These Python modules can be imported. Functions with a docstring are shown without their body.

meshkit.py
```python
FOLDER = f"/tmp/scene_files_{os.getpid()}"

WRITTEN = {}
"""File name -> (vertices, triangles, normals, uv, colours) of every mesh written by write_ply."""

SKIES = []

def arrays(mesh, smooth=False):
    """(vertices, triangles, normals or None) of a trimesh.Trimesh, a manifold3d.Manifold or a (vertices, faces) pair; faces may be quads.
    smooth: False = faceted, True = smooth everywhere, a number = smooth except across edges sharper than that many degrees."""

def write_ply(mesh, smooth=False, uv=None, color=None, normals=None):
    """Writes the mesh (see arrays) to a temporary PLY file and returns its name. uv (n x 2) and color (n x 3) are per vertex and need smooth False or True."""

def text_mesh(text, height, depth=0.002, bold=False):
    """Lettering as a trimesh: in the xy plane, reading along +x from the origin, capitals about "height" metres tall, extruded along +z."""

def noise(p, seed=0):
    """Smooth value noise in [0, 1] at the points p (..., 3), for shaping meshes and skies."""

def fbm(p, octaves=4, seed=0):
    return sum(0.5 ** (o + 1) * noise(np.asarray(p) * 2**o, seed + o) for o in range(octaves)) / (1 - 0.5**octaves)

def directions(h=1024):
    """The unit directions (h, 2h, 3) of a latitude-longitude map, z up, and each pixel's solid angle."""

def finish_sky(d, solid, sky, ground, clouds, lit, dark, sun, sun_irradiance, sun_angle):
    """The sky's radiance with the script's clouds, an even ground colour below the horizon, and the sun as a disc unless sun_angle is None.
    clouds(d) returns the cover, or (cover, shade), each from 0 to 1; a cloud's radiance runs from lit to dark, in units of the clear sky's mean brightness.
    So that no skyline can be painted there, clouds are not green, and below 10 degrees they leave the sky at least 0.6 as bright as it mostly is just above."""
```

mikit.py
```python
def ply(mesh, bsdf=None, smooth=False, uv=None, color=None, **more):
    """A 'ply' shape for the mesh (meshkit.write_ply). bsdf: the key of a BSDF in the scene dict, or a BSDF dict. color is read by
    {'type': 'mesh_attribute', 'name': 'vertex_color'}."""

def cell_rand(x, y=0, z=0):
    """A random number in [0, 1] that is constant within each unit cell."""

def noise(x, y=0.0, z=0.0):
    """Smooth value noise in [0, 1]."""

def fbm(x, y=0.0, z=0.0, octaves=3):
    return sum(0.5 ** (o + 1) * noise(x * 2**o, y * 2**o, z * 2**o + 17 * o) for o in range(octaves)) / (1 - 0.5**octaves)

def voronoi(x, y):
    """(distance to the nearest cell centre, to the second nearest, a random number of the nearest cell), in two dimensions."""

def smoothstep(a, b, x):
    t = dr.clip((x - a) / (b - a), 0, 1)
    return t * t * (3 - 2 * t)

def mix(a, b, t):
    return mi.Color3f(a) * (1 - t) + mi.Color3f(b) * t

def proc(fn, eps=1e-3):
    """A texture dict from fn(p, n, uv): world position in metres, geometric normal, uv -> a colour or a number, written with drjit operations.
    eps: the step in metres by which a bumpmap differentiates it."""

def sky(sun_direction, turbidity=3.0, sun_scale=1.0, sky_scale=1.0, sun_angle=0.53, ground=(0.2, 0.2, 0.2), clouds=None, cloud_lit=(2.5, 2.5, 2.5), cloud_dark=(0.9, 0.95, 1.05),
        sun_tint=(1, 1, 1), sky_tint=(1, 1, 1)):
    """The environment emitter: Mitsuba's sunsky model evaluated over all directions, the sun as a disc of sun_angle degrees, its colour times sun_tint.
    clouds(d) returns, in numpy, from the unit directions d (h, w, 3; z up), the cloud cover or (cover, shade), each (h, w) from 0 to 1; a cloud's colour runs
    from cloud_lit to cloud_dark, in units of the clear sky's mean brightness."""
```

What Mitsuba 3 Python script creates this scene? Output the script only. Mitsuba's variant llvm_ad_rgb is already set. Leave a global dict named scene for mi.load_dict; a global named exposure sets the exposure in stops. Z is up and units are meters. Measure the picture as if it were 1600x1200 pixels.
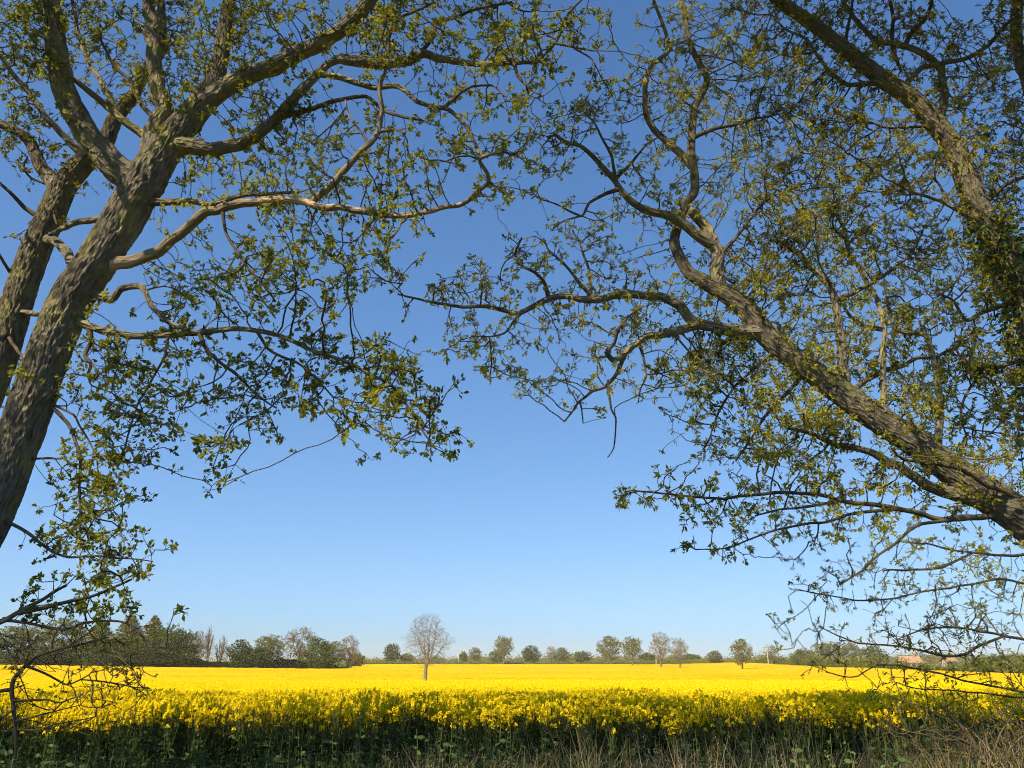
import math
import numpy as np
import drjit as dr
import mitsuba as mi
import mikit
import meshkit
import trimesh
from scipy.spatial import cKDTree
from mikit import proc, noise, fbm, smoothstep, mix

T = mi.ScalarTransform4f
scene, labels = {}, {}

# ---------------------------------------------------------------- camera, sky, exposure
EYE = np.array([0.0, 0.0, 1.65])
FOC, CX, CY = 1232.0, 800.0, 600.0            # in pixels of the 1600 x 1200 photograph
PITCH = math.atan(429 / FOC)
CP, SP = math.cos(PITCH), math.sin(PITCH)
scene['camera'] = {'type': 'perspective', 'fov': 2 * math.degrees(math.atan(800 / FOC)), 'fov_axis': 'x', 'near_clip': 0.05, 'far_clip': 20000.0,
                   'to_world': T().look_at(origin=EYE.tolist(), target=(EYE + [0, CP, SP]).tolist(), up=[0, 0, 1])}
SUN_EL, SUN_AZ = math.radians(44), math.radians(42)      # azimuth: left of straight behind the camera
sun = [-math.sin(SUN_AZ) * math.cos(SUN_EL), -math.cos(SUN_AZ) * math.cos(SUN_EL), math.sin(SUN_EL)]
scene['sky'] = mikit.sky(sun, turbidity=3.6, sun_scale=1.75, sun_tint=(1.0, 0.95, 0.84), sky_tint=(0.80, 1.03, 1.31), ground=(0.2, 0.2, 0.1))
exposure = 1.95

# ---------------------------------------------------------------- helpers
def rays(px, py):
    px, py = np.asarray(px, float), np.asarray(py, float)
    u, v = (px - CX) / FOC, (CY - py) / FOC
    return np.stack([u, CP - v * SP, SP + v * CP], -1)

def at(px, py, Y):
    """The point seen at a place of the photograph, at the forward distance Y."""
    d = rays(px, py)
    return EYE + d * (np.asarray(Y, float) / d[..., 1])[..., None]

def project(p):
    q = np.asarray(p, float) - EYE
    dep = q[..., 1] * CP + q[..., 2] * SP
    up = -q[..., 1] * SP + q[..., 2] * CP
    return CX + FOC * q[..., 0] / np.maximum(dep, 1e-3), CY - FOC * up / np.maximum(dep, 1e-3), dep

def smst(a, b, x):
    t = np.clip((x - a) / (b - a), 0, 1)
    return t * t * (3 - 2 * t)

used = {}
def key_of(name):
    n = used.get(name, -1) + 1
    used[name] = n
    return name if n == 0 else f'{name}_{n:03d}'

def say(key, label=None, category=None, group=None, kind=None):
    labels[key] = {k: v for k, v in (('label', label), ('category', category), ('group', group), ('kind', kind)) if v}

def unit(v):
    return v / (np.linalg.norm(v, axis=-1, keepdims=True) + 1e-12)

REF = unit(np.array([0.31, 0.74, 0.59]))
def frames(t):
    a = unit(np.cross(t, np.broadcast_to(REF, t.shape)))
    return a, np.cross(t, a)

# ---------------------------------------------------------------- materials
def vcol(**kw):
    return {'type': 'principledthin', 'base_color': {'type': 'mesh_attribute', 'name': 'vertex_color'}, **kw}

scene['leaf_mat'] = vcol(roughness=0.5, diff_trans=1.0, eta=1.35)
scene['far_leaf_mat'] = {'type': 'twosided', 'bsdf': {'type': 'diffuse', 'reflectance': {'type': 'mesh_attribute', 'name': 'vertex_color'}}}
scene['petal_mat'] = vcol(roughness=0.75, diff_trans=0.8, eta=1.2)
scene['blade_mat'] = vcol(roughness=0.7, diff_trans=0.4, eta=1.25)

def bark_col(p, n, uv):
    big = fbm(p.x * 1.7, p.y * 1.7, p.z * 1.7, 3)
    fine = fbm(uv.x * 26, uv.y * 9, 3.0, 3)
    lich = smoothstep(0.46, 0.66, fbm(p.x * 5 + 9, p.y * 5, p.z * 4, 3))
    c = mix([0.046, 0.043, 0.035], [0.215, 0.205, 0.165], fine * 0.5 + 0.5 * bark_bump(p, n, uv))
    c = mix(c, [0.20, 0.20, 0.085], lich * 0.65)
    return c * (0.7 + 0.6 * big)

def bark_bump(p, n, uv):
    w = fbm(uv.x * 5, uv.y * 3, 1.0, 2) * 0.9
    r = 1 - dr.abs(2 * noise(uv.x * 23 + w * 3.2, uv.y * 11 + w * 2, 5.0) - 1)
    r = r * r
    q = fbm(uv.x * 60, uv.y * 34, 2.0, 2)
    return r * 0.65 + q * 0.35

def twig_col(p, n, uv):
    return mix([0.04, 0.034, 0.025], [0.125, 0.108, 0.076], fbm(p.x * 9, p.y * 9, p.z * 9, 2))

def pale_col(p, n, uv):
    f = fbm(uv.x * 9, uv.y * 1.6, 7.0, 3)
    strip = smoothstep(0.47, 0.58, fbm(uv.x * 5 + 3, uv.y * 1.3, 2.0, 3))
    return mix(mix([0.27, 0.21, 0.145], [0.42, 0.34, 0.25], f), [0.12, 0.105, 0.075], strip * 0.9)

scene['bark_mat'] = {'type': 'twosided', 'bsdf': {'type': 'bumpmap', 'arbitrary': proc(bark_bump, 2e-3), 'scale': 0.045,
                     'bsdf': {'type': 'principled', 'base_color': proc(bark_col), 'roughness': 0.9, 'specular': 0.25}}}
scene['pale_mat'] = {'type': 'twosided', 'bsdf': {'type': 'bumpmap', 'arbitrary': proc(bark_bump, 2e-3), 'scale': 0.014,
                     'bsdf': {'type': 'principled', 'base_color': proc(pale_col), 'roughness': 0.75, 'specular': 0.3}}}
scene['twig_mat'] = {'type': 'twosided', 'bsdf': {'type': 'diffuse', 'reflectance': proc(twig_col)}}
scene['far_wood_mat'] = {'type': 'twosided', 'bsdf': {'type': 'diffuse', 'reflectance': {'type': 'rgb', 'value': [0.15, 0.13, 0.10]}}}
scene['grey_wood_mat'] = {'type': 'twosided', 'bsdf': {'type': 'diffuse', 'reflectance': {'type': 'rgb', 'value': [0.20, 0.185, 0.16]}}}

def crop_col(p, n, uv):
    d = dr.sqrt(p.x * p.x + p.y * p.y)
    big = fbm(p.x * 0.06, p.y * 0.03, 1.0, 3)
    rows = fbm(p.x * 0.12 + 3, p.y * 0.012, 4.0, 2)
    fine = fbm(p.x * 5, p.y * 2.2, 2.0, 3)
    c = mix([0.43, 0.305, 0.0035], [0.60, 0.435, 0.006], fine)
    gap = smoothstep(0.56, 0.8, fine * 0.55 + rows * 0.45)
    c = mix(c, [0.50, 0.42, 0.012], gap * 0.8)
    ty = p.y * 0.985 + p.x * 0.17 + 1.5 * noise(p.x * 0.02, p.y * 0.02, 0.0)
    tl = dr.abs(ty / 24.0 - dr.floor(ty / 24.0) - 0.5) * 24.0
    tl = dr.minimum(dr.abs(tl - 0.9), 4.0)
    c = mix(c, [0.22, 0.22, 0.03], (1 - smoothstep(0.2, 0.75, tl)) * 0.6)
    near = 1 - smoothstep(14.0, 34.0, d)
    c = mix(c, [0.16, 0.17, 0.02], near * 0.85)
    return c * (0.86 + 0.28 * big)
scene['crop_mat'] = {'type': 'twosided', 'bsdf': {'type': 'diffuse', 'reflectance': proc(crop_col)}}

def soil_col(p, n, uv):
    f = fbm(p.x * 3, p.y * 3, 0.0, 3)
    g = fbm(p.x * 0.02, p.y * 0.02, 2.0, 3)
    return mix(mix([0.05, 0.05, 0.025], [0.09, 0.10, 0.035], f), [0.11, 0.13, 0.05], g * 0.6)
scene['soil_mat'] = {'type': 'twosided', 'bsdf': {'type': 'diffuse', 'reflectance': proc(soil_col)}}

# ---------------------------------------------------------------- terrain
PY = [-50, 11, 30, 90, 200, 280, 350, 420, 600, 1500, 9000]
PZ = [-0.60, -0.60, -1.06, -2.15, -2.8, -3.2, -2.6, -1.7, -2.2, -5, -20]
def crop_top(x, y):
    x, y = np.asarray(x, float), np.asarray(y, float)
    z = 1.65 + np.interp(y, PY, PZ)
    z = z + np.clip((-x - 15) / 85, 0, 1.3) * 1.6 * smst(60, 200, y) * (1 - smst(260, 400, y))
    z = z + smst(70, 115, x) * 0.9 * np.clip((y - 130) / 100, 0, 1) * (1 - smst(400, 600, y))
    return z
def ground_z(x, y):
    x, y = np.asarray(x, float), np.asarray(y, float)
    field = crop_top(x, y) - 1.3
    verge = 0.10 + 0.12 * np.sin(x * 0.31) * smst(4, 8, y) + 0.05 * np.sin(x * 1.3 + y)
    return verge + (field - verge) * smst(8.6, 10.6, y)

def axis(vals):
    return np.array(sorted(set(np.round(np.concatenate(vals), 3))))
gx = axis([np.linspace(-30, 30, 61), np.linspace(-300, 300, 61), np.linspace(-2400, 2400, 41)])
gy = axis([np.linspace(-30, 16, 70), np.linspace(16, 500, 80), np.linspace(500, 2500, 30)])
GX, GY = np.meshgrid(gx, gy)
gv = np.stack([GX, GY, ground_z(GX, GY)], -1).reshape(-1, 3)
def grid_faces(ny, nx):
    i, j = np.meshgrid(np.arange(ny - 1), np.arange(nx - 1), indexing='ij')
    a = i * nx + j
    return np.stack([a, a + 1, a + nx + 1, a + nx], -1).reshape(-1, 4)
scene['ground'] = mikit.ply((gv, grid_faces(len(gy), len(gx))), 'soil_mat', smooth=True)
say('ground', kind='structure')

# ---------------------------------------------------------------- field canopy sheet
EDGE_PX = [-260, 0, 300, 520, 548, 558, 1150, 1250, 1400, 1500, 1600, 1900]
EDGE_Y = [180, 190, 200, 235, 255, 420, 420, 330, 230, 190, 165, 140]
def field_end(tx):           # tx = x / y of the direction
    return np.interp(CX + tx * 1304.0, EDGE_PX, EDGE_Y)
ta = np.linspace(-0.86, 0.92, 420)
tb = np.linspace(0, 1, 300) ** 1.0
y0 = 13.2
TA, TB = np.meshgrid(ta, tb)
YE = field_end(TA)
YY = 1.0 / (1 / y0 + (1 / YE - 1 / y0) * TB)
XX = TA * YY
bump = (meshkit.fbm(np.stack([XX * 1.6, YY * 1.1, XX * 0], -1), 3, 5) - 0.5)
ZZ = crop_top(XX, YY) - 0.16 + bump * 0.28 * smst(12, 20, YY) - 0.12 * (1 - smst(15, 32, YY))
ZZ[-1] -= 1.2
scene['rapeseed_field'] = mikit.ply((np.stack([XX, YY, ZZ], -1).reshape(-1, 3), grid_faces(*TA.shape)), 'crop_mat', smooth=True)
say('rapeseed_field', kind='structure')

# ---------------------------------------------------------------- tree building
def catmull(P, step):
    """P: n x k control rows (first three are position); resampled about every step metres."""
    P = np.asarray(P, float)
    if len(P) == 2:
        P = np.array([P[0], (P[0] + P[1]) / 2, P[1]])
    Q = np.vstack([2 * P[0] - P[1], P, 2 * P[-1] - P[-2]])
    out = []
    for i in range(1, len(Q) - 2):
        n = max(2, int(np.linalg.norm(Q[i + 1, :3] - Q[i, :3]) / step))
        t = np.linspace(0, 1, n, endpoint=False)[:, None]
        a, b, c, d = Q[i - 1], Q[i], Q[i + 1], Q[i + 2]
        curve = 0.5 * (2 * b + (c - a) * t + (2 * a - 5 * b + 4 * c - d) * t ** 2 + (3 * b - a - 3 * c + d) * t ** 3)
        out.append(curve * 0.65 + (b + (c - b) * t) * 0.35)   # wood bends at its forks, not evenly
    out.append(P[-1:])
    return np.vstack(out)

def limb_mesh(p, r, seed, rough=1.0, cap=True, collar=0.0):
    """A tube along p with radii r, its surface worn into bark ridges. Returns vertices, quads, uv."""
    n = len(p)
    rmax = float(r.max())
    sides = int(np.clip(rmax * 420, 7, 110))
    t = unit(np.gradient(p, axis=0))
    a = np.zeros_like(p)
    ref = np.array([0.12, 1.0, 0.1])                     # the seam lies on the far side
    a[0] = unit(ref - t[0] * (ref @ t[0]))
    for i in range(1, n):
        a[i] = unit(a[i - 1] - t[i] * (a[i - 1] @ t[i]))
    b = np.cross(t, a)
    ang = np.linspace(0, 2 * np.pi, sides + 1)
    along = np.concatenate([[0], np.cumsum(np.linalg.norm(np.diff(p, axis=0), axis=1))])
    rr = r.copy()
    if collar:
        rr = rr * (1 + collar * np.exp(-along / (2.2 * rmax)))
    ca, sa = np.cos(ang), np.sin(ang)
    q = np.stack(np.broadcast_arrays(ca[None] * rmax, sa[None] * rmax, along[:, None]), -1)
    lump = meshkit.fbm(q * np.array([1.6, 1.6, 0.9]) / max(rmax, 0.04) * 0.55 + seed * 7.3, 3, seed) - 0.5
    ridge = 1 - np.abs(2 * meshkit.noise(q * np.array([26, 26, 9.0]) + seed, seed + 3) - 1)
    ridge2 = meshkit.noise(q * np.array([55, 55, 14]) + seed, seed + 4)
    ridge[:, -1], ridge2[:, -1], lump[:, -1] = ridge[:, 0], ridge2[:, 0], lump[:, 0]
    R = rr[:, None] * (1 + 0.22 * lump * rough) + rough * np.minimum(rr[:, None] * 0.14, 0.028) * (ridge * 0.9 + ridge2 * 0.45 - 0.7)
    if rmax > 0.05:                                      # knots and healed-over stubs
        gk = np.random.default_rng(seed * 13 + 5)
        for _ in range(int(along[-1] * 3) + 1):
            ck, ak, sk = gk.uniform(0, along[-1]), gk.uniform(0, 2 * np.pi), gk.uniform(0.03, 0.07)
            da = np.abs((ang - ak + np.pi) % (2 * np.pi) - np.pi) * rmax
            R = R + gk.uniform(0.10, 0.26) * np.minimum(rr, 0.12)[:, None] * np.exp(-((along[:, None] - ck) ** 2 + da[None] ** 2) / sk ** 2)
    v = p[:, None] + R[..., None] * (ca[None, :, None] * a[:, None] + sa[None, :, None] * b[:, None])
    uv = np.stack(np.broadcast_arrays((ang / (2 * np.pi))[None] * 2 * np.pi * rmax * 1.6, along[:, None]), -1).reshape(-1, 2)
    v = v.reshape(-1, 3)
    f = grid_faces(n, sides + 1)
    if cap:                                              # rounded end
        k = len(v)
        v = np.vstack([v, p[-1] + t[-1] * r[-1] * 0.8])
        uv = np.vstack([uv, [0, along[-1]]])
        e = (n - 1) * (sides + 1) + np.arange(sides)
        f = np.vstack([f, np.stack([e, e + 1, np.full(sides, k), np.full(sides, k)], -1)])
    return v, f[:, ::-1], uv

def tris(f):
    f = np.vstack([f[:, [0, 1, 2]], f[:, [0, 2, 3]]])
    return f[(f[:, 0] != f[:, 1]) & (f[:, 1] != f[:, 2]) & (f[:, 0] != f[:, 2])]

def colonize(roots, targets, step, kill, rng, reach=9.0, bias=(0, 0, 0), iters=260, wander=0.18):
    """Grows twigs from the root points until each target is met. Returns positions, parents (-1 - root index for first nodes), tip node of each target."""
    nr = len(roots)
    pos, par = [roots], [np.full(nr, -1)]
    count = nr
    d, idx = cKDTree(roots).query(targets)
    alive = d < reach
    tip = np.full(len(targets), -1)
    hit = alive & (d < kill)
    tip[hit] = idx[hit]
    alive &= ~hit
    allpos = roots.copy()
    bias = np.asarray(bias, float)
    for it in range(iters):
        ids = np.nonzero(alive)[0]
        if not len(ids):
            break
        near = idx[ids]
        dirs = unit(targets[ids] - allpos[near])
        u, inv = np.unique(near, return_inverse=True)
        acc = np.zeros((len(u), 3))
        np.add.at(acc, inv, dirs)
        acc = unit(acc) + bias + rng.normal(0, wander, (len(u), 3))
        new = allpos[u] + step * unit(acc)
        if it > 3:                                       # drop those that come back to where a node already is
            dd, _ = cKDTree(allpos[max(nr, 0):] if count > nr else allpos).query(new)
            ok = dd > step * 0.3
            # a stuck pull is settled by going straight for one of its targets
            for j in np.nonzero(~ok)[0]:
                m = np.nonzero(inv == j)[0]
                w = ids[m[0]]
                new[j] = allpos[u[j]] + step * unit(targets[w] - allpos[u[j]])
        pos.append(new); par.append(u)
        base = count
        count += len(new)
        allpos = np.vstack([allpos, new])
        nd, ni = cKDTree(new).query(targets[ids])
        better = nd < d[ids]
        d[ids[better]] = nd[better]
        idx[ids[better]] = base + ni[better]
        hit = ids[d[ids] < kill]
        tip[hit] = idx[hit]
        alive[hit] = False
    parents = np.concatenate(par)
    # every met target becomes a last short twig
    met = np.nonzero(tip >= 0)[0]
    allpos = np.vstack([allpos, targets[met]])
    parents = np.concatenate([parents, tip[met]])
    tipnode = np.full(len(targets), -1)
    tipnode[met] = count + np.arange(len(met))
    return allpos, parents, tipnode, nr

def twig_radii(parents, nr, root_r, r0, power=2.3):
    n = len(parents)
    acc = np.zeros(n)
    for i in range(n - 1, nr - 1, -1):
        if acc[i] == 0:
            acc[i] = r0 ** power
        acc[parents[i]] += acc[i]
    r = acc ** (1 / power)
    cap = np.empty(n)
    cap[:nr] = root_r
    for i in range(nr, n):
        p = parents[i]
        cap[i] = min(r[i], cap[p] * (0.8 if p < nr else 1.0))
    return np.maximum(cap, r0)

def twig_mesh(pos, parents, r, nr, sides=4):
    """One tube per run of nodes, a side twig starting inside the twig it leaves."""
    n = len(pos)
    kids = np.arange(nr, n)
    pa = parents[kids]
    order = np.argsort(r[kids])
    main = np.full(n, -1)
    main[pa[order]] = kids[order]                        # the thickest child goes on
    inc = np.zeros((n, 3))
    inc[kids] = unit(pos[kids] - pos[pa])
    t = inc.copy()
    has = main >= 0
    t[has] = t[has] + inc[main[has]]
    t = unit(t)
    ang = np.arange(sides) * 2 * np.pi / sides
    def ring(p, tt, rad):
        a, b = frames(tt)
        return p[:, None] + rad[:, None, None] * (np.cos(ang)[None, :, None] * a[:, None] + np.sin(ang)[None, :, None] * b[:, None])
    V = ring(pos, t, r)
    cont = (main[pa] == kids) & (pa >= nr)
    side = kids[~cont]
    S = ring(pos[parents[side]], inc[side], np.minimum(r[side] * 1.15, r[parents[side]]))
    start = np.empty(n, int)
    start[kids[cont]] = pa[cont]
    start[side] = n + np.arange(len(side))
    s0 = start[kids][:, None] * sides
    e0 = kids[:, None] * sides
    k = np.arange(sides)[None]
    k1 = (k + 1) % sides
    f = np.stack([s0 + k, s0 + k1, e0 + k1, e0 + k], -1).reshape(-1, 4)
    return np.vstack([V.reshape(-1, 3), S.reshape(-1, 3)]), f

# a leaf: midrib along x, blade in y, curled in z
LEAF6 = (np.array([[0, 0, 0], [0.45, 0.20, 0.05], [0.78, 0.34, 0.03], [1, 0, -0.10], [0.78, -0.34, 0.03], [0.45, -0.20, 0.05], [0.6, 0, -0.02]]),
         np.array([[0, 6, 1], [1, 6, 2], [2, 6, 3], [3, 6, 4], [4, 6, 5], [5, 6, 0]]))
LEAF4 = (np.array([[0, 0, 0], [0.52, 0.27, 0.07], [1, 0, -0.12], [0.52, -0.27, 0.07], [0.55, 0, -0.03]]), np.array([[0, 4, 1], [1, 4, 2], [2, 4, 3], [3, 4, 0]]))
LEAF2 = (np.array([[0, 0, 0], [0.62, 0.36, 0.04], [1, 0, -0.08], [0.62, -0.36, 0.04]]), np.array([[0, 2, 1], [0, 3, 2]]))

def leaf_mesh(base, axis, size, wide, rng, col, tpl):
    n = len(base)
    x = unit(axis)
    up = unit(np.cross(x, rng.normal(0, 1, (n, 3))) + np.array([0, 0, 0.35]))
    y = unit(np.cross(up, x))
    z = np.cross(x, y)
    M = np.stack([x, y * wide[:, None], z], -1) * size[:, None, None]
    v = base[:, None] + np.einsum('nij,kj->nki', M, tpl[0])
    f = tpl[1][None] + (np.arange(n) * len(tpl[0]))[:, None, None]
    return v.reshape(-1, 3), f.reshape(-1, 3), np.repeat(col, len(tpl[0]), 0)

def leaf_clusters(p, d, rng, per, size, droop, pal, tpl=LEAF6, wide=1.0, patch=1.6):
    """Rosettes of leaves at the points p on twigs of direction d. pal: colours from shaded green to young yellow."""
    k = rng.integers(max(1, per - 2), per + 2, len(p))
    i = np.repeat(np.arange(len(p)), k)
    n = len(i)
    dirs = unit(d[i] * 0.75 + rng.normal(0, 0.75, (n, 3)) + np.array([0, 0, droop]))
    base = p[i] + rng.normal(0, 0.010, (n, 3))
    sz = np.broadcast_to(size, len(p))[i] * rng.uniform(0.45, 1.35, n)
    t = np.clip(1.9 * (meshkit.fbm(p[i] * patch, 2, 11) - 0.5) + 0.5 + rng.normal(0, 0.22, n), 0, 1)
    pal = np.asarray(pal)
    col = pal[0] * (1 - t[:, None]) + pal[1] * t[:, None]
    brown = rng.random(n) < 0.05
    col[brown] = pal[2]
    col *= rng.uniform(0.8, 1.2, (n, 1))
    return leaf_mesh(base, dirs, sz, np.full(n, wide), rng, col, tpl)

# ---------------------------------------------------------------- the near oaks
# foliage cover of the photograph in cells of 40 pixels, 0 bare sky to 9 closed
ROWS = [
 '8768647768' '7564574346' '4324125664' '5666654347',
 '8757437637' '6343765468' '6443014456' '4556655557',
 '7623554656' '4112552357' '5431245446' '6544654446',
 '5432445646' '6411221443' '3355556535' '4565555655',
 '6541212226' '6423412332' '2456455445' '6776544456',
 '6641022126' '6631131412' '3544433234' '6566555556',
 '3452000345' '5643562213' '4324452234' '6675665556',
 '1123201344' '5643663014' '2012443335' '6676665546',
 '1012101101' '5644554011' '1033322345' '8876466546',
 '0000003424' '5643540000' '3354230246' '8987676677',
 '0000014366' '7653541154' '5555312257' '6776543386',
 '0000014544' '7543024465' '5446554455' '6666554587',
 '0001444534' '4440002334' '3545544454' '4554564455',
 '1103544444' '5454521454' '2334342466' '4565554666',
 '3125763334' '5567883123' '2444456777' '7776657888',
 '2033576355' '5554786000' '4323313777' '7886678659',
 '0222355135' '2423358200' '0100003568' '8876467548',
 '0035761353' '1000214200' '0000001547' '7765445567',
 '0036610320' '0000000000' '0000021344' '5666553456',
 '0055610000' '0000000000' '0000433455' '5575554446',
 '1247400000' '0000000000' '0000003343' '3554553434',
 '0436542000' '0000000000' '0000000332' '3355555555',
 '0346532000' '0000000000' '0000000000' '1256665556',
 '0456521000' '0000000000' '0000000000' '1344344545',
 '0123310000' '0000000000' '0000000000' '1124446544',
 '0011000000' '0000000000' '0000000000' '1334445644',
 '0000000000' '0000000000' '0000000000' '0232244444',
 '0000000000' '0000000000' '0000000000' '0000033334',
]
ROWS = [r[:40] for r in ROWS]
assert all(len(r) == 40 for r in ROWS), [len(r) for r in ROWS]

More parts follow.
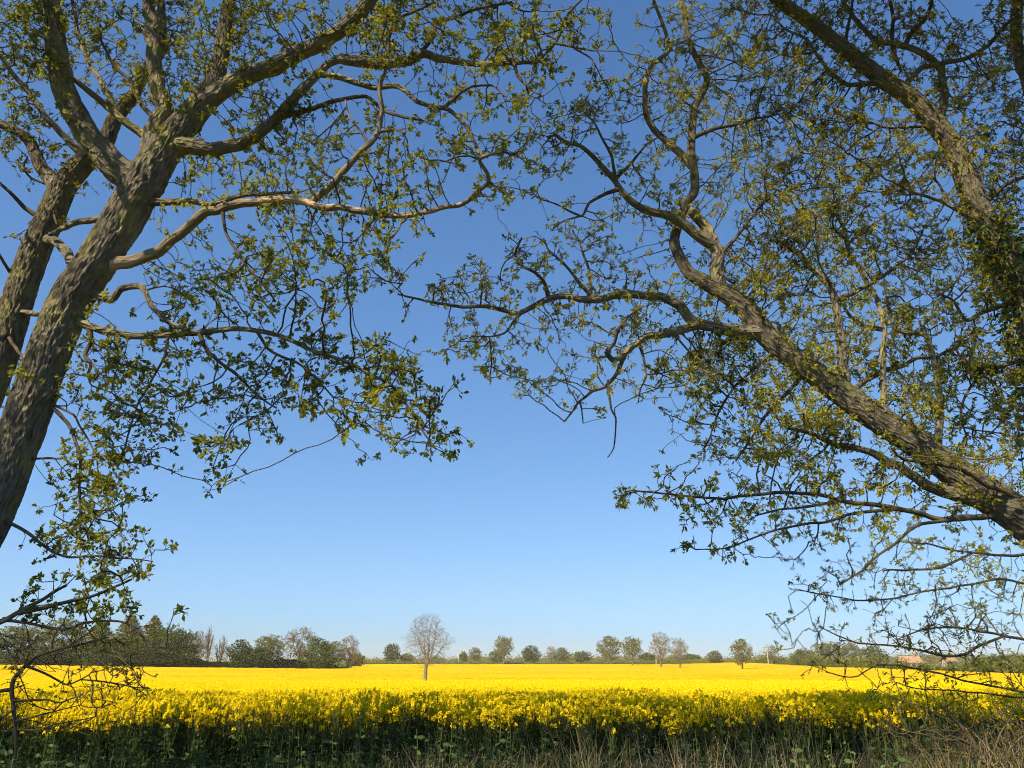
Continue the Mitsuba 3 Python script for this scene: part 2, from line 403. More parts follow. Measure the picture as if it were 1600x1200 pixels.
# limbs: (width at start, width at end, change of forward distance, "x y x y ..."), first the trunk with its own distance
OAKS = [
 dict(name='oak_tree', label='big grey oak trunk in the left foreground, leaning right and forking under the leaves', Y=7.5,
  pal=[[0.082, 0.111, 0.018], [0.328, 0.344, 0.041], [0.213, 0.156, 0.049]], size=0.050, wide=1.0, droop=-0.05,
  trunk=([100, 88, 78, 74, 72, 70, 69, 70, 68, 55, 48, 42, 34, 28, 25, 22, 17, 12], 0.5, '-175 1150 -120 1010 -60 890 0 770 45 640 100 490 150 410 195 340 228 280 262 225 300 180 325 150 336 120 345 85 350 50 355 20 365 -50 360 -160'),
  limbs=[
  (34, 20, -0.9, '318 160 362 131 420 106 480 80 530 50 575 5 612 -60 660 -160'),
  (50, 26, -0.7, '212 285 168 248 130 205 105 155 91 110 88 60 80 0 75 -70 60 -190'),
  (40, 12, -0.1, '222 270 240 215 258 172 248 135 240 90 235 40 232 -40 240 -150'),
  (15, 9, -0.3, '222 212 190 185 165 165 135 140 116 122'),
  (9, 4, 0.3, '236 186 212 150 203 125 185 110 165 80 155 45'),
  (28, 12, -0.3, '285 240 330 232 378 221 432 186 470 139 517 101 545 92'),
  (12, 6, -0.4, '500 118 530 120 560 130 585 137 625 137 650 158 668 165 700 172 730 200 745 232 755 246'),
  (7, 3, -0.3, '695 165 720 145 738 135 770 133 790 150'),
  (10, 5, -0.3, '450 188 480 171 530 155 570 150 590 165 605 175 630 182 658 187'),
  (25, 5, -0.6, '520 82 560 97 600 98 640 95 662 84 690 92 740 100 790 100 830 98 860 93'),
  (8, 4, 0.2, '655 86 676 60 684 35 720 24 745 14 800 3'),
  (8, 4, 0.3, '605 96 607 60 622 30 655 14 676 5'),
  (4, 2, 0.1, '655 25 680 42 700 52 715 55'),
  (8, 3, -0.2, '803 100 810 120 830 140 848 150'),
  (6, 3, 0.1, '838 97 862 72 878 45 890 20 910 0 935 -30'),
  (5, 2, -0.1, '866 64 895 74 925 80 955 80'),
  (4, 2, 0.1, '898 80 925 92 930 106 925 122'),
  (15, 5, -0.4, '238 328 265 316 300 313 330 319 362 309 385 304 420 303 470 300'),
  (7, 3, -0.2, '348 322 353 362 366 390 386 416 410 445 430 470'),
  (15, 7, -0.4, '150 466 175 468 190 450 220 448 236 476 260 500 292 514'),
  (15, 3, -0.9, '132 510 170 518 210 524 270 522 320 519 370 515 402 518 440 526 480 545 530 562 572 582 610 600 640 640 662 676 682 702'),
  (8, 3, -0.1, '310 520 325 550 355 576 385 600 416 626 432 636'),
  (6, 3, 0.1, '402 520 420 545 440 556 462 566 492 590 522 620'),
  (5, 3, -0.2, '262 526 256 558 240 585 225 612 211 640 202 672 195 702 188 712'),
  (10, 5, -0.1, '136 512 143 532 134 555 143 570 137 590'),
  (14, 8, 0.6, '168 333 150 341 112 350 76 366'),
  (19, 13, 1.9, '135 425 112 404 95 385 74 370 50 350'),
  (8, 3, -0.3, '82 625 105 660 120 695 126 720 124 760 126 800 134 818 140 850'),
  (5, 2, -0.2, '88 622 115 648 125 666 140 690 150 716 152 750'),
  (5, 3, -0.1, '48 722 85 717 100 715 110 725 121 731'),
  (8, 2, -0.3, '-12 800 10 815 30 825 55 840 82 861 106 870 150 869 200 872 238 878'),
  (16, 5, -0.3, '-110 990 -50 985 0 972 32 954 66 935 82 925 104 914'),
  (9, 4, -0.2, '28 957 70 950 105 941 140 934 180 915 205 905'),
  ],
  pale=[
  (23, 6, -1.3, '160 424 200 406 250 390 276 374 300 350 330 331 370 318 430 312 480 317 500 322 550 330 590 333 632 338 680 328 715 320 736 308 750 296 764 284 762 270 755 258 750 248 762 242 786 238'),
  (16, 6, -0.2, '486 316 520 285 555 246 580 220 592 205 597 175 592 140 598 120 606 98'),
  (7, 4, -0.1, '590 208 612 203 633 207'),
  (6, 3, 0.1, '575 224 560 200 546 182 540 156'),
  (6, 3, -0.2, '5 968 45 974 78 982 102 984 130 975 180 968 205 975 222 995 230 1008 258 1012'),
  ]),
 dict(name='oak_tree', label='second oak trunk at the left edge, just behind the big leaning trunk', Y=9.0,
  pal=[[0.090, 0.111, 0.018], [0.328, 0.328, 0.041], [0.213, 0.156, 0.049]], size=0.052, wide=1.0, droop=-0.05,
  trunk=([82, 72, 62, 56, 52, 48, 46, 43, 38, 30, 25, 20], 0.1, '-190 1100 -120 900 -60 710 0 560 30 460 55 390 78 340 100 290 130 255 162 228 180 185 212 145'),
  limbs=[
  (24, 10, 0.2, '208 150 235 105 255 70 250 20 255 -60'),
  (26, 10, -0.3, '95 300 70 265 40 215 12 200 -30 185 -90 190'),
  (5, 3, -0.1, '70 300 48 278 37 262 42 245'),
  (10, 5, -0.3, '70 345 38 325 15 300 -5 282'),
  (8, 4, -0.3, '48 452 30 440 18 428 0 400 -15 380'),
  (11, 9, -0.4, '5 485 40 488 72 492 100 505'),
  (8, 5, -0.5, '-5 515 20 538 45 565'),
  (7, 3, -0.2, '92 300 85 330 88 350'),
  (14, 6, -0.3, '140 250 110 225 70 180 40 140 10 100 -30 60'),
  (12, 5, 0.4, '182 182 160 130 135 90 120 40 110 -30'),
  ], pale=[]),
 dict(name='oak_tree', label='oak slanting up from the right edge, its long boughs reaching left over the field', Y=8.6,
  pal=[[0.074, 0.098, 0.018], [0.43, 0.43, 0.05], [0.279, 0.205, 0.057]], size=0.056, wide=0.72, droop=-0.30,
  trunk=([100, 90, 80, 70, 60, 53, 49, 46, 44, 42, 40, 37, 33, 27, 23, 20, 18, 16, 15, 15, 14, 14, 14, 13, 12, 12, 11, 10, 9, 8, 7], 0.9, '1850 1120 1770 980 1690 885 1600 812 1530 765 1470 722 1410 680 1350 640 1290 595 1240 560 1200 525 1165 482 1130 456 1102 441 1077 427 1062 402 1053 378 1060 350 1071 322 1085 298 1085 270 1080 240 1081 205 1085 168 1100 140 1105 122 1095 103 1082 78 1073 48 1065 0 1060 -60'),
  limbs=[
  (26, 17, 0.1, '1122 452 1120 405 1114 374 1098 350 1082 330'),
  (15, 5, -0.3, '1082 262 1060 236 1035 215 1015 190 1006 165 1009 130 1018 103 1046 77 1040 50 1022 0'),
  (22, 5, -0.5, '1116 384 1082 362 1050 338 1010 328 985 312 965 290 945 264 925 244 905 228 882 222 865 208'),
  (7, 3, 0.1, '962 288 956 245 942 216 930 192 916 178'),
  (7, 3, -0.2, '964 278 988 254 1008 228 1022 218'),
  (8, 2, -0.4, '968 296 944 303 922 316 909 337 872 320 844 311'),
  (4, 2, -0.1, '909 336 880 346 862 360'),
  (24, 3, -1.1, '1190 528 1130 514 1090 505 1050 470 1010 460 970 458 932 470 906 468 880 462 858 465 830 480 808 490 780 485 750 478 720 480 690 475 660 470 622 460'),
  (18, 9, -0.7, '1092 508 1050 515 1012 525 998 536 975 554 956 560 947 547'),
  (9, 3, -0.2, '978 553 962 585 946 605 926 612 906 626 892 644 880 660'),
  (4, 2, 0.0, '906 626 910 645 912 662'),
  (5, 2, -0.1, '950 604 955 640 962 655 959 700 950 714'),
  (7, 3, -0.2, '948 548 960 536 968 512 986 490 1002 480'),
  (8, 3, -0.3, '856 466 850 440 836 425 812 412 805 396 815 372'),
  (6, 2, -0.2, '815 488 800 506 788 520 765 526 738 525'),
  (4, 2, 0.0, '767 526 768 562 765 602'),
  (8, 3, 0.3, '932 470 904 440 880 412 858 390 852 378'),
  (6, 3, 0.3, '925 460 918 415 905 382 895 360'),
  (6, 2, -0.1, '1000 535 1006 560 1010 590 1002 608 998 630'),
  (20, 9, 0.4, '1318 612 1316 540 1306 480 1300 450 1264 412 1246 392 1215 372'),
  (12, 7, 0.8, '1386 640 1380 560 1378 500 1370 468 1356 448 1344 420 1328 396 1322 360'),
  (9, 5, 0.2, '1377 516 1350 510 1330 495 1318 478'),
  (15, 6, 0.7, '1462 715 1470 640 1458 560 1446 526 1420 520 1400 515 1390 490 1384 465'),
  (11, 5, 0.5, '1330 610 1372 582 1412 570 1432 560 1462 558 1500 540'),
  (9, 4, 0.4, '1310 470 1340 455 1380 430 1410 410 1430 385 1440 360'),
  (26, 6, -0.2, '1520 805 1470 770 1430 746 1400 725 1370 710 1330 700 1300 695 1270 680 1238 670'),
  (10, 5, -0.9, '1640 815 1595 785 1540 755 1500 735 1440 720 1412 718 1390 700'),
  (12, 3, -0.8, '1560 822 1480 812 1430 800 1370 790 1320 785 1290 775 1240 770 1170 772 1130 778 1080 775 1030 770 984 766'),
  (6, 3, -0.3, '1310 784 1260 792 1220 795 1180 805'),
  (8, 3, -0.7, '1520 812 1440 820 1410 840 1370 870 1350 890 1312 912'),
  (7, 2, -0.5, '1400 796 1350 800 1290 815 1250 820 1210 830 1170 845 1140 855 1086 860'),
  (7, 2, -0.5, '1660 860 1600 866 1560 868 1500 862 1450 850 1400 848'),
  (7, 3, -0.3, '1520 865 1470 885 1430 890 1380 892'),
  (9, 2, -0.9, '1780 1000 1700 1005 1640 1003 1600 1000 1560 992 1520 985 1480 980 1440 985 1400 1000'),
  (6, 2, -0.5, '1570 995 1530 1010 1510 1022 1480 1025 1440 1018 1400 1010 1370 1008 1340 1005 1310 995 1280 980'),
  (6, 2, -0.8, '1820 1085 1700 1090 1620 1085 1560 1075 1500 1062 1450 1050 1400 1040 1370 1040 1340 1057 1320 1058 1290 1050'),
  (4, 2, -0.3, '1640 1087 1600 1090 1540 1083 1480 1078 1430 1075 1400 1066'),
  (6, 2, -0.6, '1760 960 1690 930 1620 915 1560 905 1500 915 1440 925 1390 935 1340 938 1290 930 1250 922'),
  (7, 3, 0.3, '1215 545 1180 575 1150 600 1125 640 1110 680'),
  (9, 3, 0.5, '1260 580 1225 620 1195 650 1170 690 1150 720'),
  (8, 3, 0.2, '1085 215 1120 200 1150 195 1180 185 1210 180'),
  (8, 3, 0.4, '1112 408 1150 370 1180 330 1210 300 1230 270'),
  ],
  pale=[]),
 dict(name='oak_tree', label='oak stem at the top right, leaning left with ivy round its lower end', Y=9.6,
  pal=[[0.074, 0.098, 0.018], [0.369, 0.361, 0.045], [0.279, 0.205, 0.057]], size=0.058, wide=0.76, droop=-0.25,
  trunk=(np.interp(np.arange(17), [0, 3, 8, 16], [66, 50, 36, 16]), -0.6, '1690 1110 1680 900 1655 700 1622 560 1598 450 1560 380 1530 330 1506 270 1490 230 1450 180 1420 150 1380 124 1330 85 1280 45 1230 10 1180 -30 1120 -90'),
  limbs=[
  (17, 6, 0.3, '1462 192 1478 160 1472 112 1455 96 1430 76 1400 68 1370 65 1350 45 1330 22 1310 -20'),
  (11, 5, 0.4, '1408 140 1440 108 1475 98 1510 90 1545 70 1565 45 1586 25 1610 -10'),
  (9, 4, 0.3, '1416 72 1425 50 1445 30 1455 0 1460 -50'),
  (8, 4, 0.3, '1393 68 1395 30 1390 0 1392 -40'),
  (8, 5, 0.2, '1394 68 1400 92 1408 112'),
  (10, 3, -0.3, '1370 140 1325 132 1300 115 1280 90 1260 60 1225 45 1204 18'),
  (6, 3, -0.3, '1452 202 1390 200 1358 190'),
  (11, 4, -0.4, '1552 352 1510 335 1470 315 1440 305 1418 300'),
  (6, 3, 0.1, '1480 318 1470 290 1455 275'),
  (9, 5, 0.3, '1538 322 1570 290 1602 275 1640 250'),
  (7, 4, 0.1, '1318 82 1325 45 1330 20 1336 -20'),
  (26, 18, 0.6, '1615 640 1640 400 1620 200 1598 110 1590 70 1588 30 1594 -30 1600 -90'),
  (10, 4, -0.4, '1592 470 1560 480 1530 490 1510 500 1490 470 1470 460'),
  (8, 3, -0.3, '1600 560 1560 575 1520 600 1500 640 1510 680'),
  ], pale=[]),
 dict(name='thorn_bush', label='nearly bare dark thorn bush at the bottom left corner, against the yellow field', Y=6.9, category='bush',
  pal=[[0.074, 0.090, 0.016], [0.213, 0.197, 0.041], [0.164, 0.115, 0.041]], size=0.034, wide=0.9, droop=0.1,
  trunk=([6, 6, 6, 6, 7, 8, 8, 7, 6], 0.0, '0 1500 12 1320 24 1180 24 1140 20 1100 18 1078 22 1060 40 1040 56 1025'),
  limbs=[(7, 3, 0.1, '56 1025 90 1015 115 1010 140 1004 165 995'), (7, 5, -0.2, '18 1076 0 1080 -30 1088 -60 1082'), (5, 2, -0.2, '20 1094 45 1094 75 1092 95 1096 130 1085'),
   (5, 2, 0.2, '44 1042 70 1052 90 1062 102 1068 116 1066 140 1055 150 1045'), (4, 2, -0.1, '50 1030 46 1002 42 985 34 968'), (4, 2, 0.2, '80 1018 85 992 98 975 104 962'),
   (4, 2, 0.2, '105 1011 128 996 146 984'), (3, 2, -0.2, '142 1055 147 1076 143 1094 150 1104 168 1110'), (4, 2, 0.0, '125 1064 158 1064 190 1068 215 1072 236 1074'),
   (4, 2, 0.1, '23 1128 50 1121 80 1112 108 1104'), (4, 2, -0.3, '22 1110 5 1120 -15 1126'), (4, 2, 0.2, '30 1050 15 1020 8 1000 -5 985'), (4, 2, -0.1, '24 1140 60 1140 100 1128 150 1118')], pale=[],
  cells={24: (0, '122211'), 25: (0, '233342'), 26: (0, '333464'), 27: (0, '333221'), 28: (0, '321100')}, leafy=0.32),
 dict(name='shrub', label='low shrub with small young leaves at the bottom right corner, in front of the crop', Y=7.7, category='shrub',
  pal=[[0.082, 0.094, 0.021], [0.295, 0.254, 0.049], [0.213, 0.139, 0.049]], size=0.038, wide=0.8, droop=0.0,
  trunk=([13, 12, 11, 9, 6, 3], 0.2, '1570 1480 1560 1320 1540 1215 1518 1155 1490 1122 1468 1100'),
  limbs=[(7, 2, -0.3, '1548 1250 1570 1180 1600 1150 1640 1148'), (6, 2, -0.2, '1530 1185 1500 1146 1450 1140 1420 1146'), (6, 2, 0.2, '1536 1205 1500 1178 1470 1170 1440 1174'), (5, 2, -0.4, '1522 1160 1450 1152 1412 1140 1384 1124'),
   (4, 2, 0.3, '1500 1132 1462 1116 1430 1100 1398 1092'), (5, 2, 0.2, '1540 1215 1560 1150 1580 1120 1590 1090'), (5, 2, -0.2, '1536 1205 1600 1170 1650 1166')], pale=[],
  cells={27: (34, '112233'), 28: (34, '434555'), 29: (34, '124544')}, leafy=0.75),
]

rng = np.random.default_rng(11)
def nums(s):
    return np.array(s.split(), float).reshape(-1, 2)

def px_radius(w, pts):
    _, _, dep = project(pts)
    return 0.84 * w / 2 * dep / FOC

for oi, O in enumerate(OAKS):
    O['key'] = key_of(O['name'])
    P = nums(O['trunk'][2])
    w = np.asarray(O['trunk'][0], float)
    Y = O['Y'] + np.linspace(0, O['trunk'][1], len(P))
    pts = at(P[:, 0], P[:, 1], Y)
    rows = np.column_stack([pts, px_radius(w, pts)])
    if rows[0, 2] > -0.2:                                # down into the ground
        foot = rows[0].copy(); foot[2] = -0.3; foot[0] += 0.25 * np.sign(foot[0]); foot[3] *= 1.35
        rows = np.vstack([foot, rows])
    ratio = [1.0]
    paths = [('trunk', catmull(rows, 0.022), False)]
    samp = [paths[0][1]]
    for pale, group in ((True, O['pale']), (False, O['limbs'])):
        for (w0, w1, dy, s) in (group if pale else group):
            P = nums(s)
            known = np.vstack(samp)
            kx, ky, kd = project(known[:, :3])
            j = np.argmin(np.hypot(kx - P[0, 0], ky - P[0, 1]))
            d0 = math.hypot(kx[j] - P[0, 0], ky[j] - P[0, 1])
            ys = known[j, 1]
            L = np.concatenate([[0], np.cumsum(np.hypot(*np.diff(P, axis=0).T))])
            L /= L[-1]
            wob = 0.10 * np.sin(L * 9 + len(samp)) * L
            pts = at(P[:, 0], P[:, 1], ys + dy * L ** 1.3 + wob)
            if d0 < 40:
                pts[0] = known[j, :3] * 0.75 + pts[0] * 0.25
            w = w0 + (w1 - w0) * L ** 0.8
            rows = np.column_stack([pts, px_radius(w, pts)])
            if d0 < 40:
                rows[0, 3] = min(rows[0, 3], known[j, 3] * 0.97)
            ratio.append(min(1.0, rows[0, 3] / known[j, 3]))
            path = catmull(rows, 0.035 if w0 > 18 else 0.045)
            k = np.arange(len(path))
            amp = np.clip(path[:, 3] * 0.8, 0.016, 0.035) * np.minimum(1, k / 8)
            for c in range(3):
                path[:, c] += amp * 2 * (meshkit.fbm(np.column_stack([k * 0.16 + 31 * c, k * 0 + len(samp) * 3.1 + oi * 17, k * 0]), 2, 3) - 0.5)
            path[:, 3] = np.maximum(path[:, 3], 0.004)
            paths.append(('limb' if w0 >= 12 else 'branch', path, pale))
            samp.append(path)
    O['paths'], O['ratio'] = paths, ratio
    O['samp'] = np.vstack([np.column_stack([p, np.full(len(p), i)]) for i, p in enumerate(samp)])
    say(O['key'], O['label'], O.get('category', 'tree'))
    for li, (nm, path, pale) in enumerate(paths):
        part = key_of(f"{O['key']}__{nm}")
        v, f, uv = limb_mesh(path[:, :3], path[:, 3], li + oi * 60, 0.8 if pale else 1.0, True, 0.9 * (1 - O['ratio'][li]))
        scene[part] = mikit.ply((v, tris(f)), 'pale_mat' if pale else ('bark_mat' if path[:, 3].max() > 0.036 else 'twig_mat'), smooth=True, uv=uv)
        if pale and nm == 'limb' and path[:, 3].max() > 0.05:
            say(part, 'pale limb stripped of its bark, curving right across the sky')

# targets for the twigs: where the photograph shows leaves
allS = np.vstack([np.column_stack([O['samp'], np.full(len(O['samp']), i)]) for i, O in enumerate(OAKS[:4])])
sx, sy, sd = project(allS[:, :3])
seen = (sx > -220) & (sx < 1820) & (sy > -200) & (sy < 1200)
allS, s2 = allS[seen], np.column_stack([sx, sy])[seen]
tree2 = cKDTree(s2)
tg = []
for r, row in enumerate(ROWS):
    for c, ch in enumerate(row):
        d = int(ch)
        if d:
            n = rng.poisson((16.5 if c > 25 and r < 15 else 10.5 if c > 25 and r < 21 else 9 if c > 25 else 12 if c < 22 and r < 7 else 9) * -math.log(1 - 0.1 * d))
            tg.append(np.column_stack([40 * c + rng.uniform(0, 40, n), 40 * r + rng.uniform(0, 40, n)]))
tg = np.vstack(tg) + rng.normal(0, 7, (sum(map(len, tg)), 2))
many = np.repeat(np.arange(len(tg)), 1 + rng.poisson(1.9, len(tg)))   # sprays of a few shoots
spray = many.copy()
tg = tg[many] + rng.normal(0, 7.5, (len(many), 2)) * np.array([1.0, 0.85])
dist, nn = tree2.query(tg, k=24)
pick = nn[np.arange(len(tg)), (rng.random(len(tg)) ** 2 * 24).astype(int)]
owner = allS[pick, 5].astype(int)
pick = pick[np.searchsorted(spray, spray)]
owner = allS[pick, 5].astype(int)
tY = allS[pick, 1] + rng.normal(0, 0.05, len(tg)) + (rng.normal(0, 0.25, len(tg)) + rng.normal(0, 0.45, len(tg)))[np.searchsorted(spray, spray)] * np.clip(dist[:, 0] / 50, 0, 1.6)
T3d = at(tg[:, 0], tg[:, 1], np.clip(tY, 5.6, 12.5))

# the rest of each crown, above and behind what the picture frames
CROWNS = [((-5.5, 6.8, 12.0), (7.0, 8.0, 6.0), 8000), ((-12.0, 7.5, 11.5), (7.5, 8.5, 6.5), 8000),
          ((3.5, 8.2, 12.5), (7.0, 7.5, 6.0), 7000), ((8.5, 8.5, 13.0), (6.5, 7.0, 5.5), 3200)]

GAPS = [at(x, y, Y) for x, y, Y in ((215, 300, 7.4), (190, 350, 7.4), (155, 405, 7.4), (110, 470, 7.3), (75, 350, 8.8), (45, 430, 8.8), (60, 600, 7.3),
        (1490, 745, 8.5), (1430, 700, 8.6), (1545, 790, 8.4), (1340, 640, 8.8), (1505, 262, 9.0), (1550, 370, 9.2), (230, 398, 7.2), (320, 335, 7.0), (440, 312, 6.9), (620, 335, 6.6),
        (600, 630, 6.9), (650, 660, 6.8), (120, 780, 7.1), (1560, 520, 9), (1350, 230, 9), (1300, 300, 9), (1250, 720, 9), (1400, 850, 8.3), (820, 1110, 11.2), (720, 1110, 11.2), (560, 1120, 11.2), (300, 1110, 11.2), (1000, 1100, 11.5), (1250, 1110, 11.2))]
def along(path, lo, hi, axis_, k=9):
    u = project(path[:, :3])[axis_]
    m = path[(u > lo) & (u < hi)]
    return [(p, 0.42) for p in m[::max(1, len(m) // k), :3]]
WIDE = (along(OAKS[0]['paths'][0][1], 235, 500, 1, 12) + along(OAKS[1]['paths'][0][1], 290, 455, 1, 8) + along(OAKS[0]['paths'][1][1], 170, 470, 0, 10)
        + along(OAKS[2]['paths'][0][1], 1390, 1600, 0, 10) + along(OAKS[3]['paths'][0][1], 215, 300, 1, 4))
P0, P2, P3 = OAKS[0]['paths'], OAKS[2]['paths'], OAKS[3]['paths']
pick_ = lambda ps, x, y: min((p for _, p, _ in ps[1:]), key=lambda p: np.min(np.hypot(project(p[:, :3])[0] - x, project(p[:, :3])[1] - y)))  # noqa: E731
SHADED = {0: [(pick_(P0, 91, 108), -50, 260, 1), (pick_(P0, 248, 135), -20, 240, 1), (pick_(P0, 420, 106), 330, 560, 0), (pick_(P0, 378, 221), 300, 500, 0), (pick_(P0, 700, 92), 540, 800, 0)],
          2: [(P2[0][1], 1170, 1340, 0)], 3: [(P3[0][1], 0, 205, 1)]}
gq = np.random.default_rng(91)
for k in range(300):
    yq = gq.uniform(10.9, 14.0) if k < 80 else gq.uniform(13.5, 23.0)
    xq = gq.uniform(-0.62, 0.62) * yq
    GAPS.append(np.array([xq, yq, float(crop_top(xq, yq)) - 0.05]))
for oi, O in enumerate(OAKS):
    A = T3d[owner == oi]
    if 'cells' in O:                                     # the two bushes
        B = []
        for r, (c, ds) in O['cells'].items():
            for k, ch in enumerate(ds):
                n = rng.poisson(20 * -math.log(1 - 0.1 * int(ch)))
                B.append(np.column_stack([40 * (c + k) + rng.uniform(0, 40, n), 40 * r + rng.uniform(0, 40, n)]))
        B = np.vstack(B)
        A = at(B[:, 0], B[:, 1], O['Y'] + rng.normal(0, 0.4, len(B)))
    c0, rad, n = CROWNS[min(oi, 3)]
    q = unit(rng.normal(0, 1, (n, 3))) * (rng.random((n, 1)) ** (1 / 2.2))
    H = np.array(c0) + q * np.array(rad)
    plain = np.ones(len(H), bool)
    for path, lo, hi, ax in SHADED.get(oi, ()):          # thick foliage over the limbs that lie in shade
        u = project(path[:, :3])[ax]
        m = path[(u > lo) & (u < hi), :3]
        H = np.vstack([H, m[rng.integers(0, len(m), 170)] + rng.uniform(1.6, 5.5, (170, 1)) * np.array(sun) + rng.normal(0, 0.4, (170, 3))])
    plain = np.concatenate([plain, np.zeros(len(H) - len(plain), bool)])
    hx, hy, hd = project(H)
    frame = (hd > 0.3) & (hx > -70) & (hx < 1670) & (hy > -70) & (hy < 1270)
    # gaps in the crowns through which the sun comes down on the trunks
    sunlit = np.zeros(len(H), bool)
    nz = meshkit.noise(H * 1.3, 8)
    for q, rq in [(q, 0.30) for q in GAPS] + WIDE:
        w = H - q
        t = w @ np.array(sun)
        off = np.linalg.norm(w - t[:, None] * np.array(sun), axis=1)
        sunlit |= (t > 0) & (off < rq + 0.5 * nz)
    H = H[~frame & ~sunlit & (H[:, 2] > 4.0) & (H[:, 1] > -1.5) & (~plain | (meshkit.fbm(H * 0.38, 2, 9) > 0.42))]
    S = O['samp']
    R = S[(S[:, 3] < 0.17)][::3]
    for hidden, A_ in ((False, A), (True, H)):
        if hidden and 'cells' in O:
            continue
        if hidden:
            hx, hy, hd = project(R[:, :3])
            R_ = R[(hy < -25) | (hx < -60) | (hx > 1650)]
            pos, par, tip, nr = colonize(R_[:, :3], A_, 0.40, 0.42, rng, reach=30, iters=120)
            r = twig_radii(par, nr, R_[:, 3], 0.006)
        else:
            R_ = R
            pos, par, tip, nr = colonize(R_[:, :3], A_, 0.105, 0.115, rng, bias=(0, 0, -0.02), iters=200, wander=0.13)
            r = twig_radii(par, nr, R_[:, 3], 0.0030)
        v, f = twig_mesh(pos, par, r, nr, 4)
        nm = f"{O['key']}__{'upper_' if hidden else ''}twigs"
        scene[nm] = mikit.ply((v, tris(f)), 'twig_mat', smooth=True)
        say(nm, kind='stuff')
        tips = tip[tip >= 0]
        d = unit(pos[tips] - pos[np.maximum(par[tips], 0)])
        if hidden:
            p, dd = pos[tips], d
            p = np.vstack([p + rng.normal(0, 0.18, p.shape) for _ in range(5)])
            dd = np.tile(dd, (5, 1))
            lv = leaf_clusters(p, dd, rng, 5, 0.105, O['droop'], O['pal'], LEAF2)
        else:
            p, dd = pos[tips], d
            inner = np.arange(nr, len(pos))
            thin = inner[(r[inner] < 0.0065)]
            thin = thin[rng.random(len(thin)) < 0.22]
            p = np.vstack([p, pos[thin] + rng.normal(0, 0.012, (len(thin), 3))])
            dd = np.vstack([dd, unit(pos[thin] - pos[np.maximum(par[thin], 0)]) * 0.5 + unit(rng.normal(0, 1, (len(thin), 3))) * 0.7])
            x_, y_, _ = project(p)
            keep = np.ones(len(p))
            keep[(x_ > 1150) & (y_ > 830)] = 0.8
            keep[(x_ > 1150) & (y_ > 900)] = 0.55
            if 'leafy' in O:
                keep[:] = O['leafy']
                keep[(x_ > 128) & (x_ < 208) & (y_ > 1030) & (y_ < 1076)] = 0.9
            ok = rng.random(len(p)) < keep
            p, dd = p[ok], dd[ok]
            x_, y_, _ = project(p)
            small = O['size'] * np.where((x_ > 1150) & (y_ > 860), 0.72, 1.0)        # the low boughs are only just in leaf
            lv = leaf_clusters(p, dd, rng, 7, small, O['droop'], O['pal'], LEAF4, O['wide'])
            print(O['key'], 'targets', len(A_), 'nodes', len(pos), 'clusters', len(p), 'leaf tris', len(lv[1]))
        nm = f"{O['key']}__{'upper_' if hidden else ''}leaves"
        scene[nm] = mikit.ply((lv[0], lv[1]), 'leaf_mat', color=lv[2])
        say(nm, kind='stuff')

# ivy up the right-hand stem
ivy = key_of('ivy')
st = OAKS[3]['paths'][0][1]
ix, iy, _ = project(st[:, :3])
st = st[(iy > 345) & (iy < 720)]
g = np.random.default_rng(77)
n = 2100
i = g.integers(0, len(st), n)
a = g.uniform(0, 2 * np.pi, n)
t_ = unit(np.gradient(st[:, :3], axis=0))[i]
fa, fb = frames(t_)
o = np.cos(a)[:, None] * fa + np.sin(a)[:, None] * fb
rad = st[i, 3] + 0.02 + np.abs(g.normal(0, 0.10, n)) * (0.25 + 1.3 * meshkit.fbm(np.column_stack([i * 0.02, np.cos(a), np.sin(a)]) * 1.7, 2, 4))
p = st[i, :3] + o * rad[:, None]
col = np.array([0.05, 0.085, 0.025]) * g.uniform(0.6, 1.9, (n, 1))
v, f, c = leaf_mesh(p, unit(o + g.normal(0, 0.5, (n, 3)) + [0, 0, -0.5]), 0.075 * g.uniform(0.6, 1.3, n), np.full(n, 1.2), g, col, LEAF6)
scene[ivy + '__leaves'] = mikit.ply((v, f), 'leaf_mat', color=c)
say(ivy + '__leaves', kind='stuff')
for k in range(4):
    ph = k * 1.6 + 0.3
    fa, fb = frames(unit(np.gradient(st[:, :3], axis=0)))
    w = ph + 0.5 * np.sin(np.linspace(0, 5, len(st)) + k)
    q = st[:, :3] + (np.cos(w)[:, None] * fa + np.sin(w)[:, None] * fb) * (st[:, 3:4] + 0.012)
    v, f, uv = limb_mesh(q, np.full(len(q), 0.014), 5 + k, 0.6)
    scene[key_of(ivy + '__stem')] = mikit.ply((v, tris(f)), 'twig_mat', smooth=True)
say(ivy, 'dark green ivy clothing the oak stem at the right edge', 'ivy')

